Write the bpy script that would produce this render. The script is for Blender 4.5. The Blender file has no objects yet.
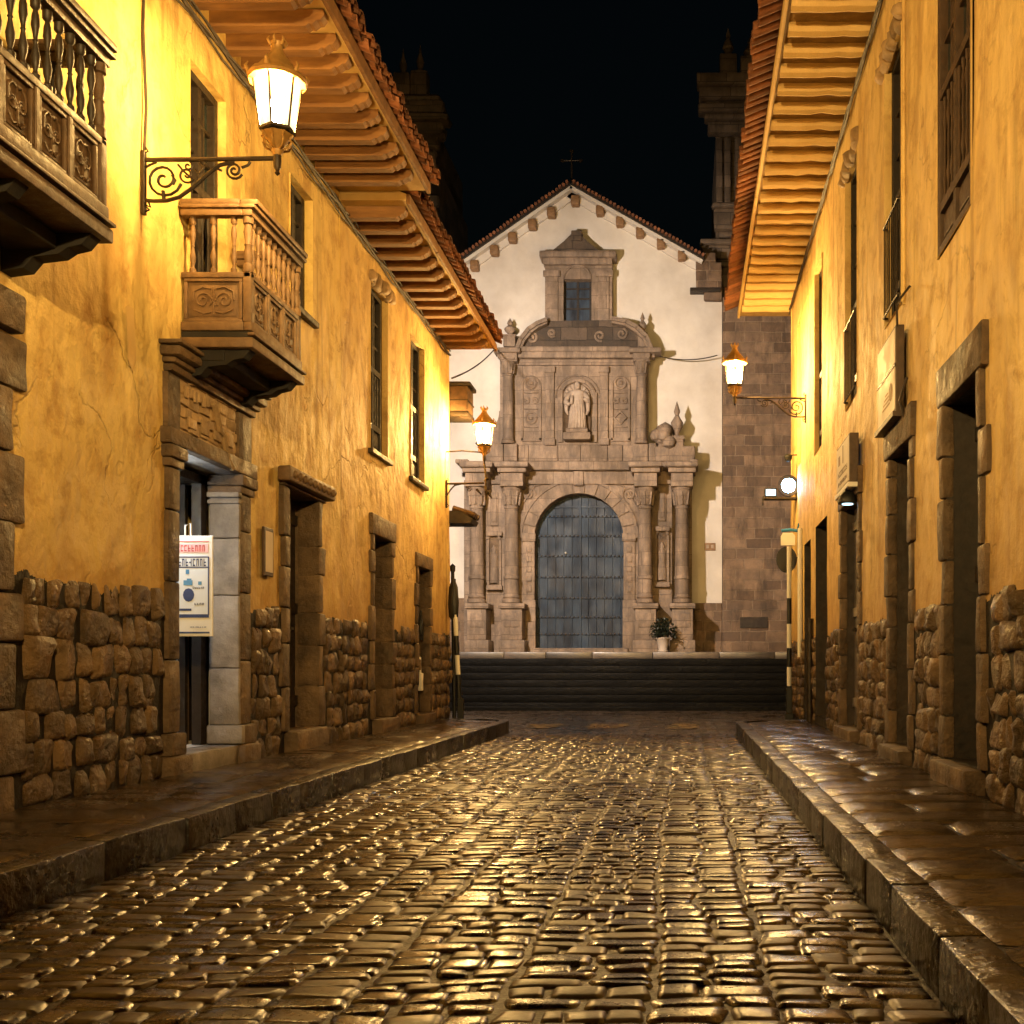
import bpy, math, random
from mathutils import Vector, noise, Matrix
random.seed(7)
R = random.uniform
S = bpy.context.scene
COL = S.collection
F = 1100.0; VX, VY, EYE = 685.0, 668.0, 1.1      # focal length in pixels, vanishing point, eye height
XL, XR = -4.35, 2.15                              # the two facade planes of the street
KL, KR = -3.0, 0.85                               # kerb lines
SW = 0.20                                         # pavement height

# ------------------------------------------------------------------ materials
def nodes(name):
    m = bpy.data.materials.new(name); m.use_nodes = True
    nt = m.node_tree; nt.nodes.clear()
    out = nt.nodes.new('ShaderNodeOutputMaterial')
    b = nt.nodes.new('ShaderNodeBsdfPrincipled')
    nt.links.new(b.outputs[0], out.inputs[0])
    return m, nt, b
def N(nt, t, **kw):
    n = nt.nodes.new(t)
    for k, v in kw.items(): setattr(n, k, v)
    return n
def setin(n, **kw):
    for k, v in kw.items(): n.inputs[k.replace('_', ' ')].default_value = v
def noise_tex(nt, vec, scale, detail=6, rough=.6, dist=0.):
    t = N(nt, 'ShaderNodeTexNoise'); nt.links.new(vec, t.inputs['Vector'])
    setin(t, Scale=scale, Detail=detail, Roughness=rough, Distortion=dist)
    return t.outputs['Fac']
def ramp(nt, fac, stops):
    r = N(nt, 'ShaderNodeValToRGB'); nt.links.new(fac, r.inputs[0])
    e = r.color_ramp.elements
    while len(e) < len(stops): e.new(.5)
    for i, (p, c) in enumerate(stops):
        e[i].position = p; e[i].color = (c, c, c, 1) if isinstance(c, (int, float)) else (*c, 1)
    return r.outputs[0]
def mix(nt, fac, a, b, mode='MIX'):
    m = N(nt, 'ShaderNodeMix', data_type='RGBA', blend_type=mode)
    for idx, v in ((0, fac), (6, a), (7, b)):
        if hasattr(v, 'is_output'): nt.links.new(v, m.inputs[idx])
        elif isinstance(v, (int, float)): m.inputs[idx].default_value = v
        else: m.inputs[idx].default_value = (*v, 1)
    return m.outputs[2]
def math_(nt, op, a, b=0., clamp=False):
    m = N(nt, 'ShaderNodeMath', operation=op, use_clamp=clamp)
    for i, v in enumerate((a, b)):
        if hasattr(v, 'is_output'): nt.links.new(v, m.inputs[i])
        else: m.inputs[i].default_value = v
    return m.outputs[0]
def pos(nt): return N(nt, 'ShaderNodeNewGeometry').outputs['Position']
def scaled(nt, vec, s):
    m = N(nt, 'ShaderNodeMapping'); nt.links.new(vec, m.inputs[0]); m.inputs['Scale'].default_value = s
    return m.outputs[0]
def bump(nt, b, h, strength=.5, dist=.02, prev=None):
    n = N(nt, 'ShaderNodeBump'); nt.links.new(h, n.inputs['Height'])
    n.inputs['Strength'].default_value = strength; n.inputs['Distance'].default_value = dist
    if prev is not None: nt.links.new(prev, n.inputs['Normal'])
    nt.links.new(n.outputs[0], b.inputs['Normal'])
    return n.outputs[0]

def simple(name, c1, c2, scale=8., rough=(.4, .7), bs=.4, bd=.01, bscale=None, metal=0., spec=.5, stretch=(1, 1, 1), island=0.):
    m, nt, b = nodes(name); p = pos(nt)
    v = scaled(nt, p, stretch)
    n1 = noise_tex(nt, v, scale)
    col = mix(nt, ramp(nt, n1, [(.3, 0.), (.7, 1.)]), c1, c2)
    if island:
        g = N(nt, 'ShaderNodeNewGeometry').outputs['Random Per Island']
        col = mix(nt, 1., col, ramp(nt, g, [(0., 1 - island), (1., 1 + island * .6)]), 'MULTIPLY')
    nt.links.new(col, b.inputs['Base Color'])
    n2 = noise_tex(nt, v, (bscale or scale * 3), 6, .65)
    rr = ramp(nt, noise_tex(nt, p, scale * 1.7, 4), [(.3, rough[0]), (.7, rough[1])])
    nt.links.new(rr, b.inputs['Roughness'])
    b.inputs['Metallic'].default_value = metal; b.inputs['Specular IOR Level'].default_value = spec
    bump(nt, b, n2, bs, bd)
    return m

def plaster(name, ca, cb, stain, zbase=1.69, mortar=(.012, .0075, .004)):
    """ochre limewash: blotches, vertical rain streaks, cracks, damp foot; below the ragged lower edge it is mortar"""
    m, nt, b = nodes(name); p = pos(nt)
    sep = N(nt, 'ShaderNodeSeparateXYZ'); nt.links.new(p, sep.inputs[0]); z = sep.outputs[2]
    big = ramp(nt, noise_tex(nt, p, .9, 5, .55), [(.32, 0.), (.68, 1.)])
    col = mix(nt, big, ca, cb)
    streak = noise_tex(nt, scaled(nt, p, (1, 1.3, .55)), 1.2, 5, .55, 1.2)
    col = mix(nt, ramp(nt, streak, [(.48, 0.), (.70, .8)]), col, stain)
    blot = noise_tex(nt, p, 3.2, 7, .72, .4)
    col = mix(nt, ramp(nt, blot, [(.50, 0.), (.66, .75)]), col, stain)
    pale = noise_tex(nt, scaled(nt, p, (1, 1.4, .6)), 2.3, 8, .6)
    col = mix(nt, ramp(nt, pale, [(.58, 0.), (.7, .45)]), col, tuple(min(1, c * 1.25 + .05) for c in ca))
    drip = ramp(nt, noise_tex(nt, scaled(nt, p, (1, 5., .16)), 1.3, 4, .55, .4), [(.52, 0.), (.68, 1.)])
    dm = ramp(nt, noise_tex(nt, p, .55, 3, .5), [(.46, 0.), (.6, .55)])
    col = mix(nt, math_(nt, 'MULTIPLY', drip, dm), col, tuple(c * .6 for c in stain))
    # cracks
    wn = N(nt, 'ShaderNodeTexNoise'); nt.links.new(p, wn.inputs['Vector']); setin(wn, Scale=1.5, Detail=5.)
    va = N(nt, 'ShaderNodeVectorMath', operation='MULTIPLY_ADD'); nt.links.new(wn.outputs['Color'], va.inputs[0])
    va.inputs[1].default_value = (.9, .9, .9); nt.links.new(scaled(nt, p, (1, 1, .55)), va.inputs[2])
    vo = N(nt, 'ShaderNodeTexVoronoi', feature='DISTANCE_TO_EDGE'); nt.links.new(va.outputs[0], vo.inputs['Vector']); setin(vo, Scale=.75)
    crack = ramp(nt, vo.outputs['Distance'], [(.0, 1.), (.012, 0.)])
    crack = math_(nt, 'MULTIPLY', crack, ramp(nt, noise_tex(nt, p, .8, 3), [(.48, 0.), (.6, 1.)]))
    col = mix(nt, math_(nt, 'MULTIPLY', crack, .3), col, tuple(c * .35 for c in stain))
    # damp band and mortar
    edge = math_(nt, 'ADD', z, math_(nt, 'MULTIPLY', math_(nt, 'SUBTRACT', noise_tex(nt, p, 3.5, 6, .7), .5), .34))
    damp = ramp(nt, math_(nt, 'DIVIDE', math_(nt, 'SUBTRACT', edge, zbase), 1.4, True), [(0., .75), (.25, .4), (1., 0.)])
    col = mix(nt, damp, col, stain)
    mort = math_(nt, 'LESS_THAN', edge, zbase)
    col = mix(nt, mort, col, mortar)
    nt.links.new(col, b.inputs['Base Color'])
    nt.links.new(ramp(nt, blot, [(.3, .55), (.7, .85)]), b.inputs['Roughness'])
    b.inputs['Specular IOR Level'].default_value = .35
    n1 = bump(nt, b, noise_tex(nt, scaled(nt, p, (1, 1.2, .8)), 1.6, 4, .5), 1., .12)
    n2 = bump(nt, b, noise_tex(nt, p, 9, 6, .72), .6, .035, n1)
    h = math_(nt, 'SUBTRACT', 1., math_(nt, 'MAXIMUM', crack, mort))
    bump(nt, b, h, .6, .02, n2)
    return m

def masonry(name, c1, c2, mortar, bw=.55, bh=.24, rough=(.6, .9), bs=.6, cmix=.5, mort=.012, grime=.5):
    m, nt, b = nodes(name); p = pos(nt)
    sep = N(nt, 'ShaderNodeSeparateXYZ'); nt.links.new(p, sep.inputs[0])
    cmb = N(nt, 'ShaderNodeCombineXYZ')
    wob = math_(nt, 'MULTIPLY', math_(nt, 'SUBTRACT', noise_tex(nt, p, 1.3, 5), .5), .09)
    nt.links.new(math_(nt, 'ADD', math_(nt, 'ADD', sep.outputs[0], sep.outputs[1]), wob), cmb.inputs[0])
    nt.links.new(math_(nt, 'ADD', sep.outputs[2], wob), cmb.inputs[1])
    br = N(nt, 'ShaderNodeTexBrick'); nt.links.new(cmb.outputs[0], br.inputs['Vector'])
    setin(br, Scale=1., Mortar_Size=mort, Mortar_Smooth=.3, Bias=0., Brick_Width=bw, Row_Height=bh)
    br.inputs['Color1'].default_value = (*c1, 1); br.inputs['Color2'].default_value = (*c2, 1); br.inputs['Mortar'].default_value = (*mortar, 1)
    br.offset = .43; br.squash = 1.35; br.squash_frequency = 3
    n1 = noise_tex(nt, p, 2.2, 6, .7)
    col = mix(nt, .85, br.outputs['Color'], ramp(nt, n1, [(.3, .45), (.7, 1.35)]), 'MULTIPLY')
    grm = noise_tex(nt, scaled(nt, p, (2.4, 2.4, .7)), 1.1, 6, .7)
    col = mix(nt, ramp(nt, grm, [(grime, 0.), (grime + .2, .8)]), col, tuple(c * .35 for c in c1))
    nt.links.new(col, b.inputs['Base Color'])
    nt.links.new(ramp(nt, n1, [(.3, rough[0]), (.7, rough[1])]), b.inputs['Roughness'])
    h = math_(nt, 'SUBTRACT', 1., br.outputs['Fac'])
    n2 = bump(nt, b, h, bs, .03)
    bump(nt, b, noise_tex(nt, p, 11, 6, .72), .6, .035, n2)
    return m

def wet_stone(name, c1, c2, r0=.12, r1=.42, bscale=14., bs=.35, bd=.012, streak=(1, 1, 1), island=.45, spec=.95):
    m, nt, b = nodes(name); p = pos(nt)
    g = N(nt, 'ShaderNodeNewGeometry').outputs['Random Per Island']
    n1 = noise_tex(nt, p, 5., 5, .65)
    col = mix(nt, ramp(nt, n1, [(.3, 0.), (.7, 1.)]), c1, c2)
    if island: col = mix(nt, 1., col, ramp(nt, g, [(0., 1 - island), (1., 1 + island)]), 'MULTIPLY')
    nt.links.new(col, b.inputs['Base Color'])
    pud = noise_tex(nt, p, 1.1, 5, .6)
    fine = noise_tex(nt, p, 26, 6, .7)
    rr = math_(nt, 'ADD', math_(nt, 'MULTIPLY', pud, .55), math_(nt, 'MULTIPLY', fine, .45))
    rr = ramp(nt, rr, [(.36, r0), (.64, r1)])
    if island > .5: rr = math_(nt, 'ADD', rr, ramp(nt, math_(nt, 'FRACT', math_(nt, 'MULTIPLY', g, 7.31)), [(.45, 0.), (1., .22)]))
    nt.links.new(rr, b.inputs['Roughness'])
    b.inputs['Specular IOR Level'].default_value = spec
    v = scaled(nt, p, streak)
    n2 = bump(nt, b, noise_tex(nt, v, bscale, 5, .55), bs, bd)
    bump(nt, b, noise_tex(nt, p, bscale * 5, 4, .6), bs * .6, bd * .25, n2)
    return m

def emit(name, col, strength):
    m = bpy.data.materials.new(name); m.use_nodes = True; nt = m.node_tree; nt.nodes.clear()
    o = N(nt, 'ShaderNodeOutputMaterial'); e = N(nt, 'ShaderNodeEmission')
    e.inputs[0].default_value = (*col, 1); e.inputs[1].default_value = strength
    nt.links.new(e.outputs[0], o.inputs[0]); return m

M = {}
M['plaster_left'] = plaster('ochre_plaster', (.74, .55, .20), (.66, .46, .15), (.42, .24, .07))
M['plaster_far'] = plaster('ochre_plaster_worn', (.68, .48, .18), (.58, .38, .13), (.32, .18, .06))
M['plaster_right'] = plaster('yellow_plaster', (.74, .54, .22), (.67, .46, .17), (.42, .25, .09), 1.60)
M['rubble'] = simple('rubble_stone', (.045, .026, .011), (.20, .118, .052), 4., (.22, .55), 1., .06, 11, island=.45)
M['ashlar'] = simple('cut_stone', (.045, .026, .013), (.18, .112, .058), 3.5, (.45, .8), 1., .035, 12, island=.3)
M['ashlar_pale'] = simple('pale_cut_stone', (.12, .10, .085), (.30, .26, .225), 4., (.5, .8), .7, .02, 14, island=.12)
M['relief'] = simple('carved_stone', (.24, .15, .07), (.46, .31, .16), 6., (.6, .85), .8, .03, 14, island=.3)
M['cobble'] = wet_stone('wet_cobble', (.018, .011, .006), (.060, .036, .019), .13, .37, 24., .45, .006, island=.7)
M['joint'] = simple('wet_joint', (.012, .009, .006), (.03, .021, .013), 20., (.25, .6), .6, .01)
M['slab'] = wet_stone('wet_flagstone', (.026, .016, .009), (.075, .046, .025), .12, .32, 6., .8, .022, (1, 3., 1), .3)
M['kerb'] = wet_stone('wet_kerb', (.010, .007, .005), (.038, .026, .016), .18, .45, 9., .8, .03, (1, 1, 1), .3)
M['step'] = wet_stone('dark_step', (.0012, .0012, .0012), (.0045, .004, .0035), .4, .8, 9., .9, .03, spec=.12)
M['platform'] = wet_stone('platform_paving', (.045, .034, .025), (.09, .066, .05), .3, .6, 5.)
M['portal'] = masonry('church_stone', (.36, .262, .19), (.27, .195, .14), (.17, .12, .088), .75, .42, bs=.45, mort=.009, grime=.42)
M['tower'] = masonry('tower_blocks', (.13, .08, .05), (.27, .175, .11), (.27, .185, .12), .58, .32, bs=.9, mort=.022)
M['tower_dark'] = masonry('belfry_blocks', (.06, .042, .029), (.125, .087, .06), (.035, .025, .018), .8, .4)  # belfry stone, the left tower's dimness put into its colour
M['belfry_lit'] = masonry('lit_belfry_blocks', (.11, .078, .054), (.19, .135, .094), (.05, .036, .026), .8, .4)  # brighter copy of the belfry stone, the right tower's light in its colour
M['limewash'] = simple('white_limewash', (.56, .50, .44), (.76, .71, .65), .8, (.7, .9), .5, .03, 3.)
M['tile'] = simple('clay_tile', (.16, .055, .022), (.30, .115, .05), 7., (.55, .8), .5, .01, island=.5)
M['rafter'] = simple('painted_rafter', (.13, .055, .016), (.26, .125, .036), 5., (.6, .8), .6, .01, 14, stretch=(.4, 2, 2))
M['rafter_lime'] = simple('limewashed_rafter', (.60, .40, .15), (.68, .47, .19), 5., (.6, .8), .7, .02, 10)
M['soffit_dark'] = simple('shaded_soffit', (.22, .13, .045), (.38, .24, .09), 3., (.7, .9), .6, .03, 8)  # shadow between the right rafters put into the soffit colour
M['soffit'] = simple('soffit_plaster', (.58, .39, .15), (.66, .46, .19), 4., (.7, .9), .5, .02, 8)
M['wood'] = simple('weathered_wood', (.20, .105, .045), (.33, .19, .09), 9., (.45, .75), .6, .008, 30, stretch=(1, .6, 2))
M['wood_red'] = simple('carved_cedar', (.10, .056, .028), (.19, .115, .058), 9., (.5, .75), .6, .008, 30)
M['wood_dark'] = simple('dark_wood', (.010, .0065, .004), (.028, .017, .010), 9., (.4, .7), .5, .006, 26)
M['wood_brown'] = simple('brown_window_wood', (.035, .018, .009), (.075, .04, .02), 9., (.4, .65), .5, .006, 26)
M['door_blue'] = simple('faded_blue_planks', (.003, .006, .014), (.034, .058, .095), 1.3, (.5, .8), .7, .02, 9, stretch=(2.5, 1, .7))
M['iron'] = simple('wrought_iron', (.02, .014, .009), (.05, .033, .02), 12., (.35, .6), .4, .004, metal=.4)
M['brass'] = simple('lantern_metal', (.26, .14, .035), (.40, .23, .07), 12., (.4, .6), .4, .004, metal=.3)
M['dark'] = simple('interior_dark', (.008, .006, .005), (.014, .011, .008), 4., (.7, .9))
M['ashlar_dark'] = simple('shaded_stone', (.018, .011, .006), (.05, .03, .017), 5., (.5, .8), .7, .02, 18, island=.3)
M['joinery'] = simple('cedar_dark', (.05, .027, .013), (.12, .068, .033), 9., (.45, .7), .6, .008, 30)
M['glass'] = simple('night_glass', (.008, .016, .018), (.02, .035, .038), 1.5, (.05, .15), .1, .01)
M['cable'] = simple('cable_rubber', (.02, .014, .01), (.055, .035, .02), 9., (.5, .7))
M['white'] = simple('white_paint', (.72, .70, .66), (.80, .78, .74), 6., (.45, .6), .1, .002)
M['black'] = simple('black_paint', (.004, .004, .004), (.010, .009, .009), 6., (.4, .6), .1, .002)
M['blue'] = simple('blue_paint', (.02, .16, .36), (.03, .22, .45), 6., (.4, .6), .1, .002)
M['teal'] = simple('pale_teal_paint', (.16, .30, .33), (.24, .40, .42), 3., (.4, .6), .1, .002)
M['sign_board'] = simple('sign_board', (.52, .42, .32), (.64, .54, .43), 3., (.5, .7), .1, .002)
M['sign_pale'] = simple('pale_sign_board', (.55, .48, .42), (.66, .6, .55), 3., (.5, .7), .1, .002)
M['sign_ink'] = simple('sign_ink', (.10, .06, .04), (.2, .12, .08), 9., (.5, .7), .1, .002)
M['poster'] = simple('poster_paper', (.66, .70, .76), (.74, .78, .84), 3., (.4, .6), .1, .002)
M['poster_pink'] = simple('poster_pink', (.72, .42, .42), (.80, .5, .5), 3., (.4, .6), .1, .002)
M['poster_red'] = simple('poster_red', (.5, .06, .06), (.62, .1, .1), 9., (.4, .6), .1, .002)
M['poster_navy'] = simple('poster_navy', (.03, .05, .14), (.06, .08, .2), 9., (.4, .6), .1, .002)
M['poster_blue'] = simple('poster_blue', (.06, .2, .4), (.12, .3, .52), 9., (.4, .6), .1, .002)
M['paint_line'] = simple('worn_road_paint', (.3, .23, .14), (.6, .5, .32), 9., (.3, .6), .3, .006)
M['terracotta'] = simple('pale_pot', (.42, .34, .28), (.5, .42, .35), 6., (.6, .8))
M['leaf'] = simple('dark_leaf', (.006, .010, .005), (.015, .022, .009), 6., (.4, .6))
M['statue'] = simple('statue_stone', (.33, .25, .19), (.46, .36, .28), 6., (.6, .8), .5, .01)
M['soil'] = simple('packed_ground', (.04, .03, .02), (.07, .05, .035), 2., (.4, .7), .5, .02)
def pane_glow(name, col, k):
    m = bpy.data.materials.new(name); m.use_nodes = True; nt = m.node_tree; nt.nodes.clear()
    o = N(nt, 'ShaderNodeOutputMaterial'); e = N(nt, 'ShaderNodeEmission'); t = N(nt, 'ShaderNodeBsdfTransparent'); a = N(nt, 'ShaderNodeMixShader')
    tc = N(nt, 'ShaderNodeTexCoord'); sp = N(nt, 'ShaderNodeSeparateXYZ'); nt.links.new(tc.outputs['Generated'], sp.inputs[0])
    r = ramp(nt, sp.outputs[2], [(0., .35), (.3, 1.), (.75, 1.), (1., .4)]); n = noise_tex(nt, tc.outputs['Object'], 9., 4)
    nt.links.new(math_(nt, 'MULTIPLY', math_(nt, 'MULTIPLY', r, ramp(nt, n, [(.3, .75), (.7, 1.1)])), k), e.inputs[1]); e.inputs[0].default_value = (*col, 1)
    t.inputs[0].default_value = (1., .95, .85, 1); a.inputs[0].default_value = .35
    nt.links.new(t.outputs[0], a.inputs[1]); nt.links.new(e.outputs[0], a.inputs[2]); nt.links.new(a.outputs[0], o.inputs[0]); return m
M['pane'] = pane_glow('frosted_lamp_glass', (1., .74, .36), 7.)
M['lamp'] = emit('bulb_glow', (1., .63, .215), 3400.)
M['lamp_far'] = emit('bulb_glow_far', (1., .63, .215), 10500.)
M['led'] = emit('cool_led', (.32, .66, 1.), 90.)
M['screen'] = emit('cool_screen', (.55, .85, 1.), 3.)
M['tube'] = emit('shop_tube', (.74, .88, 1.), 520.)
M['cloth'] = simple('souvenir_cloth', (.05, .04, .04), (.6, .5, .42), 14., (.6, .9))

# ------------------------------------------------------------------ mesh builder
KEEP = {'heading_letters', 'printing', 'glazing_frame', 'wall', 'railing', 'base_moulding', 'number_digits', 'door_studs', 'verge_tiles', 'roof_tiles', 'foliage', 'window', 'carving', 'door', 'relief_panel', 'rear_wall', 'wall_plate', 'panel', 'shop_room', 'window_bars', 'scallop_shell', 'x'}
class MB:
    def __init__(s): s.v = []; s.f = []; s.ch = []
    def add(s, vs, fs):
        o = len(s.v); g = len(s.f); s.v += [tuple(v) for v in vs]; s.f += [tuple(i + o for i in f) for f in fs]; s.ch.append((o, len(s.v), g, len(s.f)))
    def box(s, x0, x1, y0, y1, z0, z1):
        x0, x1 = min(x0, x1), max(x0, x1); y0, y1 = min(y0, y1), max(y0, y1); z0, z1 = min(z0, z1), max(z0, z1)
        s.add([(x, y, z) for x in (x0, x1) for y in (y0, y1) for z in (z0, z1)],
              [(0, 1, 3, 2), (4, 6, 7, 5), (0, 4, 5, 1), (2, 3, 7, 6), (0, 2, 6, 4), (1, 5, 7, 3)])
    def rbox(s, x0, x1, y0, y1, z0, z1, r=.01, jit=0.):
        lo = Vector((min(x0, x1), min(y0, y1), min(z0, z1))); hi = Vector((max(x0, x1), max(y0, y1), max(z0, z1)))
        r = min(r, min(hi - lo) * .45)
        for ax in range(3):
            a, b = (ax + 1) % 3, (ax + 2) % 3
            for sd in (0, 1):
                vs = []
                ua = [lo[a], lo[a] + r, hi[a] - r, hi[a]]; ub = [lo[b], lo[b] + r, hi[b] - r, hi[b]]
                if jit:
                    ua.insert(2, (lo[a] + hi[a]) / 2); ub.insert(2, (lo[b] + hi[b]) / 2)
                for p in ua:
                    for q in ub:
                        v = Vector((0, 0, 0)); v[ax] = hi[ax] if sd else lo[ax]; v[a] = p; v[b] = q
                        c = Vector([min(max(v[i], lo[i] + r), hi[i] - r) for i in range(3)])
                        d = v - c
                        if d.length > 1e-9: v = c + d.normalized() * r
                        if jit: v = v + noise.noise_vector(v * 5.3) * jit
                        vs.append(v)
                n = len(ub); fs = []
                for i in range(len(ua) - 1):
                    for j in range(n - 1):
                        q = (i * n + j, (i + 1) * n + j, (i + 1) * n + j + 1, i * n + j + 1)
                        fs.append(q if sd else q[::-1])
                s.add(vs, fs)
    def prism(s, pts, a, b, axis=1):
        """polygon pts in the plane normal to axis, extruded from a to b"""
        def P(p, t):
            if axis == 1: return (p[0], t, p[1])
            if axis == 0: return (t, p[0], p[1])
            return (p[0], p[1], t)
        n = len(pts)
        s.add([P(p, a) for p in pts] + [P(p, b) for p in pts],
              [tuple(range(n))[::-1], tuple(range(n, 2 * n))] + [(i, (i + 1) % n, n + (i + 1) % n, n + i) for i in range(n)])
    def lathe(s, c, prof, n=12, rot=0., sx=1., sy=1., cap=True):
        vs = []
        for r, z in prof:
            for k in range(n):
                a = rot + 2 * math.pi * k / n
                vs.append((c[0] + r * sx * math.cos(a), c[1] + r * sy * math.sin(a), c[2] + z))
        fs = [(i * n + k, i * n + (k + 1) % n, (i + 1) * n + (k + 1) % n, (i + 1) * n + k) for i in range(len(prof) - 1) for k in range(n)]
        if cap: fs += [tuple(range(n))[::-1], tuple(range((len(prof) - 1) * n, len(prof) * n))]
        s.add(vs, fs)
    def tube(s, pts, r, n=6, cap=True):
        pts = [Vector(p) for p in pts]; rs = r if isinstance(r, (list, tuple)) else [r] * len(pts)
        vs = []; up = None
        for i, p in enumerate(pts):
            t = (pts[min(i + 1, len(pts) - 1)] - pts[max(i - 1, 0)]).normalized()
            if up is None: up = Vector((0, 0, 1)) if abs(t.z) < .9 else Vector((1, 0, 0))
            a = t.cross(up)
            if a.length < 1e-4: a = t.cross(Vector((0, 1, 0)))
            a.normalize(); b = a.cross(t).normalized(); up = b
            for k in range(n):
                w = 2 * math.pi * k / n
                vs.append(p + (a * math.cos(w) + b * math.sin(w)) * rs[i])
        m = len(pts)
        fs = [(i * n + k, i * n + (k + 1) % n, (i + 1) * n + (k + 1) % n, (i + 1) * n + k) for i in range(m - 1) for k in range(n)]
        if cap: fs += [tuple(range(n))[::-1], tuple(range((m - 1) * n, m * n))]
        s.add(vs, fs)
    def pillow(s, c, h, fn, lod=2, sink=.02, tilt=0., bumpy=.0, p=4.):
        """rounded stone over the quad c = [(u,v)*4]; fn(u,v,h) -> xyz"""
        ks = {2: (-1, -.88, -.6, 0, .6, .88, 1), 1: (-1, -.8, 0, .8, 1), 0: (-1, 0, 1)}[lod]
        ta, tb = R(-tilt, tilt), R(-tilt, tilt); sd = R(0, 99)
        vs = []
        for a in ks:
            for b in ks:
                # superellipse-ish rounding of the outline
                aa = a * (1 - .06 * b * b * b * b * (abs(a) > .7)); bb = b * (1 - .06 * a * a * a * a * (abs(b) > .7))
                w = ((1 - aa) * (1 - bb) / 4, (1 + aa) * (1 - bb) / 4, (1 + aa) * (1 + bb) / 4, (1 - aa) * (1 + bb) / 4)
                u = sum(w[i] * c[i][0] for i in range(4)); v = sum(w[i] * c[i][1] for i in range(4))
                e = max(0., (1 - abs(a) ** p) * (1 - abs(b) ** p)) ** .5
                if lod == 0: e = 1. if a == 0 and b == 0 else (0.35)
                hh = -sink + (h + sink) * e + (ta * a + tb * b) * e
                if bumpy: hh += e * bumpy * noise.noise(Vector((u * 9 + sd, v * 9, sd)))
                vs.append(fn(u, v, hh))
        n = len(ks)
        s.add(vs, [(i * n + j, (i + 1) * n + j, (i + 1) * n + j + 1, i * n + j + 1) for i in range(n - 1) for j in range(n - 1)])
    def split(s):
        """separate far-apart pieces into meshes of their own"""
        k = len(s.ch)
        if not 2 <= k <= 900: return [s]
        B = []
        for a, b, _, _ in s.ch:
            xs = list(zip(*s.v[a:b])); B.append(([min(c) for c in xs], [max(c) for c in xs]))
        size = [max(h[i] - l[i] for i in range(3)) for l, h in B]; root = list(range(k))
        def find(i):
            while root[i] != i: root[i] = root[root[i]]; i = root[i]
            return i
        for i in range(k):
            for j in range(i + 1, k):
                ri, rj = find(i), find(j)
                if ri == rj: continue
                g = math.sqrt(sum(max(0., B[i][0][t] - B[j][1][t], B[j][0][t] - B[i][1][t]) ** 2 for t in range(3)))
                if g <= max(.02, .5 * max(size[i], size[j])) * .97: root[ri] = rj
        groups = {}
        for i in range(k): groups.setdefault(find(i), []).append(i)
        if not 2 <= len(groups) <= 60: return [s]
        out = []
        for g in groups.values():
            m = MB()
            for i in g:
                a, b, c, d = s.ch[i]; m.add(s.v[a:b], [tuple(q - a for q in f) for f in s.f[c:d]])
            m.ch = [(0, len(m.v), 0, len(m.f))]; out.append(m)
        return out
    def build(s, name, m, parent=None, smooth=False, loc=None, **props):
        if parent is not None and name not in KEEP:
            ps = s.split()
            if len(ps) > 1:
                obs = [q.build(name, m, parent, smooth, loc, **props) for q in ps]
                return obs[0]
        me = bpy.data.meshes.new(name)
        o0 = Vector(loc) if loc is not None else Vector((0, 0, 0))
        pw = wloc(parent) if parent is not None else Vector((0, 0, 0))
        base = o0 if loc is not None else pw
        me.from_pydata([tuple(Vector(v) - base) for v in s.v], [], s.f); me.update()
        me.materials.append(M[m] if isinstance(m, str) else m)
        if smooth: me.polygons.foreach_set('use_smooth', [True] * len(me.polygons)); 
        if smooth and smooth != 'all':
            try: me.set_sharp_from_angle(angle=math.radians(42))
            except Exception: pass
        o = bpy.data.objects.new(name, me); COL.objects.link(o)
        if parent is not None: o.parent = parent
        o.location = base - pw
        for k, v in props.items(): o[k] = v
        return o
def wloc(o):
    v = Vector((0, 0, 0))
    while o is not None: v = v + Vector(o.location); o = o.parent
    return v
def thing(name, label, cat, loc=(0, 0, 0), group=None):
    o = bpy.data.objects.new(name, None); COL.objects.link(o); o.location = loc; o.empty_display_size = .2
    o['label'] = label; o['category'] = cat
    if group: o['group'] = group
    return o
def tag(o, label, cat, group=None):
    o['label'] = label; o['category'] = cat
    if group: o['group'] = group
    return o
def dup(o, parent, off):
    c = o.copy(); COL.objects.link(c); c.parent = parent
    c.location = Vector(o.location) + Vector(off)
    return c
def spiral(cx, cz, r0, r1, a0, turns, n=26):
    return [(cx + (r0 + (r1 - r0) * i / n) * math.cos(a0 + turns * 2 * math.pi * i / n),
             cz + (r0 + (r1 - r0) * i / n) * math.sin(a0 + turns * 2 * math.pi * i / n)) for i in range(n + 1)]

def dpt(px, X0): return F * X0 / (px - VX)        # depth of an upright at image column px on a facade plane

# ------------------------------------------------------------------ ground, road, pavements
mb = MB(); mb.box(-60, 60, -20, 160, -.6, -.035); o = mb.build('ground', 'soil'); o['kind'] = 'structure'

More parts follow.
